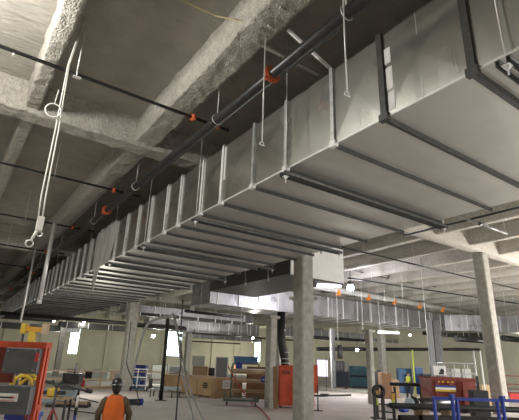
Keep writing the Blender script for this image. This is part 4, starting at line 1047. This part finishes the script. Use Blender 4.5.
# large flood lamp, violet white, hung by the cross duct
p = pt(350.5, 288, 30); t = thing('flood_lamp', 'glaring violet-white flood lamp above the long cross duct, right of the central column', 'lamp', p)
MB().ball((0,0,0), .24, 16, (1,1,.8)).build('lens', 'lamp_white', t); MB().tube([(0,0,.22), (0,0,.42)], .2, 14).build('housing', 'dark', t); MB().tube([(0,0,.4), (0,0,8.98-p.z)], .02, 8).build('cord', 'black', t)
l = bpy.data.lights.new('lamp_glow', 'POINT'); l.energy = 600; l.color = (.92,.88,1.0); l.shadow_soft_size = .3
o = bpy.data.objects.new('lamp_glow', l); COL.objects.link(o); o.location = p+Vector((0,-.1,-.45))
# tube lamps seen as violet streaks under the far ducts
for (x0, x1, y, d, l_) in ((378, 399, 332.5, 36, 'violet strip lamp under the long cross duct behind the slim column'), (317, 341, 285.5, 21, 'bright strip lamp just below the white capped branch duct')):
    a, b = pt(x0, y, d), pt(x1, y+.8, d); t = thing('strip_lamp', l_, 'lamp', a); MB().bar((0,0,0), b-a, .3, .10).build('diffuser', 'lamp_tube', t); MB().bar((0,0,.12), b-a+Vector((0,0,.12)), .26, .08).build('housing', 'white_paint', t)
    for k in (.1, .9): q = (b-a)*k; MB().tube([q+Vector((0,0,.1)), (q.x, q.y, (5.64 if d < 25 else 8.98)-a.z)], .012, 6).build('hanger_wire', 'rod', t)

def light(loc, watt, col=(1,.95,.86), r=.3):
    l = bpy.data.lights.new('unseen_hall_light', 'POINT'); l.energy = watt; l.color = col; l.shadow_soft_size = r
    o = bpy.data.objects.new('unseen_hall_light', l); COL.objects.link(o); o.location = loc; return o
# unseen point lights without fixtures, several added as fill
light((-2.4, 7.6, 7.4), 1480, (1,.965,.91), .35)
light((-7.0, 20.0, 5.2), 250, (1,.96,.9))
light((-4.0, -8.0, 3.0), 300)
light((12.0, -3.0, 2.1), 1700, (1,.97,.92))  # added low fill that brightens the duct underside
light((29.5, 4.5, 2.5), 7000, (1,.965,.93))
light((7.0, 26.0, 2.8), 330)
light((17.0, 37.5, 3.4), 260, (1,.97,.86))
light((-2.0, 66.0, 3.6), 80, (.98,1,.88))  # added with the next three to brighten the north wall
light((13.0, 66.0, 3.6), 380, (1,.99,.84))
light((47.0, 68.0, 3.6), 850, (1,.97,.78))
light((28.0, 66.0, 3.6), 420, (1,.96,.80))
light((50.0, 44.0, 3.8), 420, (1,.96,.80))
light((53.0, 24.0, 3.8), 330, (1,.98,.86))
# ------------------------------------------------------------------ people
def limb(mb, pts, rs, n=12): return mb.tube(pts, rs, n)
def worker(loc, rz, s, label, arms, legs, vest, sleeve, trousers, hat, head_yaw=0.0, band=None):
    """a standing adult, 1.75 m at s = 1, facing local +Y; arms: (elbow, wrist) for the left and right side"""
    t = thing('person', label, 'person', loc, rz); t.scale = (s, s, s)
    verts = []; edges = []; rad = []
    def V(p, r, prev=None):
        verts.append(Vector(p)); rad.append(r); i = len(verts)-1
        if prev is not None: edges.append((prev, i))
        return i
    pel = V((0,0,.95), .13); sp = V((0,.0,1.12), .125, pel); ch = V((0,-.01,1.32), .135, sp); nk = V((0,0,1.47), .058, ch)
    ju = V((0,.02,1.56), .075, nk); hd = V((0,.02,1.64), .092, ju); tp = V((0,.01,1.70), .078, hd)
    V((0,.125,1.615), .016, hd)                                  # nose
    for sx in (-1, 1): V((sx*.092,.01,1.62), .018, hd)           # ears
    hands = []
    for sx, (el, wr) in zip((-1, 1), arms):
        sh = V((sx*.19, -.01, 1.40), .062, ch); e = V(el, .045, sh); w = V(wr, .029, e)
        d = (Vector(wr)-Vector(el)).normalized(); side = Vector((0,1,0)) - d*d.y
        side = side.normalized() if side.length > .2 else Vector((-sx,0,0)); nrm = d.cross(side)
        pm = V(Vector(wr)+d*.055, .034, w); kn = V(Vector(wr)+d*.09, .032, pm)
        for k, L in enumerate((.075, .085, .08, .062)):
            b = Vector(wr)+d*.095+side*(.030-.02*k); m_ = b+d*L*.5+nrm*.008*sx; tip = m_+d*L*.4+nrm*.022*sx
            f1 = V(b, .0095, kn); f2 = V(m_, .009, f1); V(tip, .0075, f2)
        th = V(Vector(wr)+d*.04+side*.04, .011, pm); V(Vector(wr)+d*.085+side*.058, .009, th)
    for sx, (kne, ank) in zip((-1, 1), legs):
        hp = V((sx*.095,0,.90), .095, pel); k_ = V(kne, .062, hp); a_ = V(ank, .042, k_); V(Vector(ank)+Vector((sx*.02,.15,-.045)), .036, a_)
    me = bpy.data.meshes.new('body'); me.from_pydata(verts, edges, []); me.update()
    o = bpy.data.objects.new('body', me); COL.objects.link(o); o.parent = t
    sk = o.modifiers.new('skin', 'SKIN'); sk.use_smooth_shade = True
    for i, sv in enumerate(me.skin_vertices[0].data): sv.radius = (rad[i], rad[i]); sv.use_root = (i == 0)
    ss = o.modifiers.new('smooth', 'SUBSURF'); ss.levels = 1; ss.render_levels = 2
    me.materials.append(M['skin'])
    # trousers
    tr = MB(); tr.loft([((0,0,.80),.175,.135),((0,0,.90),.18,.14),((0,0,1.02),.165,.125)], 18)
    for sx, (kne, ank) in zip((-1, 1), legs): limb(tr, [(sx*.09,0,.92), Vector(kne)+Vector((0,0,.16)), kne, Vector(ank)+Vector((0,0,.02))], [.112,.09,.078,.068])
    tr.build('trousers', trousers, t)
    for sx, (kne, ank) in zip((-1, 1), legs):
        a = Vector(ank); b = MB(); b.loft([((a.x,a.y+.06,0),.052,.135),((a.x,a.y+.06,.05),.052,.135),((a.x,a.y+.02,.09),.05,.085),((a.x,a.y,.2),.052,.056)], 14); b.build('boot', 'boot', t)
    jk = MB(); jk.loft([((0,0,.84),.185,.145),((0,0,1.0),.178,.135),((0,-.005,1.2),.195,.142),((0,-.01,1.34),.205,.135),((0,-.01,1.42),.185,.11),((0,-.005,1.455),.12,.09),((0,0,1.485),.075,.072),((0,0,1.50),.07,.07)], 20)
    for sx, (el, wr) in zip((-1, 1), arms):
        e, w = Vector(el), Vector(wr); s0 = Vector((sx*.135,-.01,1.40))
        limb(jk, [s0, s0.lerp(e,.25)+Vector((sx*.012,0,.01)), s0.lerp(e,.7), e, e.lerp(w,.45), w], [.075,.092,.074,.066,.058,.048])
    jk.build('jacket', sleeve, t)
    ve = MB(); ve.loft([((0,0,.80),.215,.165),((0,0,1.0),.212,.16),((0,-.005,1.2),.226,.162),((0,-.01,1.33),.228,.152),((0,-.01,1.42),.18,.122),((0,-.005,1.47),.098,.092)], 22); v = ve.build('vest', vest, t)
    if band: MB().loft([((0,0,1.02),.196,.154),((0,0,1.07),.2,.158)], 22).build('reflective_band', band, v)
    R = Matrix.Rotation(head_yaw, 4, 'Z')
    hg = bpy.data.objects.new('hard_hat', None)
    b = MB(); b.loft([((0,.015,1.66),.118,.138),((0,.015,1.70),.116,.134),((0,.01,1.75),.10,.115),((0,.01,1.785),.062,.07),((0,.01,1.797),.015,.018)], 20)
    b.loft([((0,.03,1.655),.128,.168),((0,.03,1.668),.124,.16)], 20).box(-.012,.012,-.1,.12,1.77,1.80); b.build('hard_hat', hat, t)
    b = MB(); b.loft([((0,-.03,1.50),.055,.05),((0,-.025,1.56),.088,.085),((0,-.012,1.62),.1,.105),((0,.0,1.67),.1,.11)], 16); b.build('hair', 'hair', t)
    ey = MB()
    for sx in (-1, 1): ey.ball((sx*.034, .098, 1.625), .013, 8)
    ey.build('eyes', 'ink', t); MB().loft([((0,.098,1.565),.026,.012),((0,.098,1.575),.026,.012)], 10).build('mouth', 'red_ink', t)
    return t
p = at_floor(115.3, 400, 8.9)
w = worker(p, RZ-.02+.29, .915, 'person seen from behind in orange vest, brown jacket and dark hard hat',
    (((-.30,-.02,1.12), (-.29,.16,.90)), ((.31,-.02,1.12), (.30,.17,.90))), (((-.11,.02,.5),(-.12,0,.08)), ((.11,.02,.5),(.12,0,.08))), 'orange_vest', 'olive', 'navy', 'hat_black')
MB().ring((0,.02,1.665), .134, .010, (0,0,1), 20, 6).build('goggle_strap', 'steel', w)
p = fl(410, 398.5); hh = pt(410, 371.5, depth(p)).z/1.80
worker(p, RZ+PI*.8, hh, 'person in a lime yellow vest and dark trousers standing before the blue panels',
    (((-.27,.08,1.14), (-.16,.30,1.08)), ((.27,.08,1.14), (.15,.30,1.1))), (((-.12,.06,.5),(-.14,-.02,.08)), ((.12,.02,.5),(.15,.04,.08))), 'hivis', 'navy', 'navy', 'hat_black', 0, 'paper')
wd = bpy.data.worlds.new('world'); sc.world = wd; wd.use_nodes = True
wd.node_tree.nodes['Background'].inputs['Color'].default_value = (.95,.97,1,1)
wd.node_tree.nodes['Background'].inputs['Strength'].default_value = .06
sc.view_settings.view_transform = 'Standard'; sc.view_settings.look = 'None'
sc.view_settings.gamma = 1.0; sc.view_settings.use_curve_mapping = False
sc.view_settings.exposure = 0.0
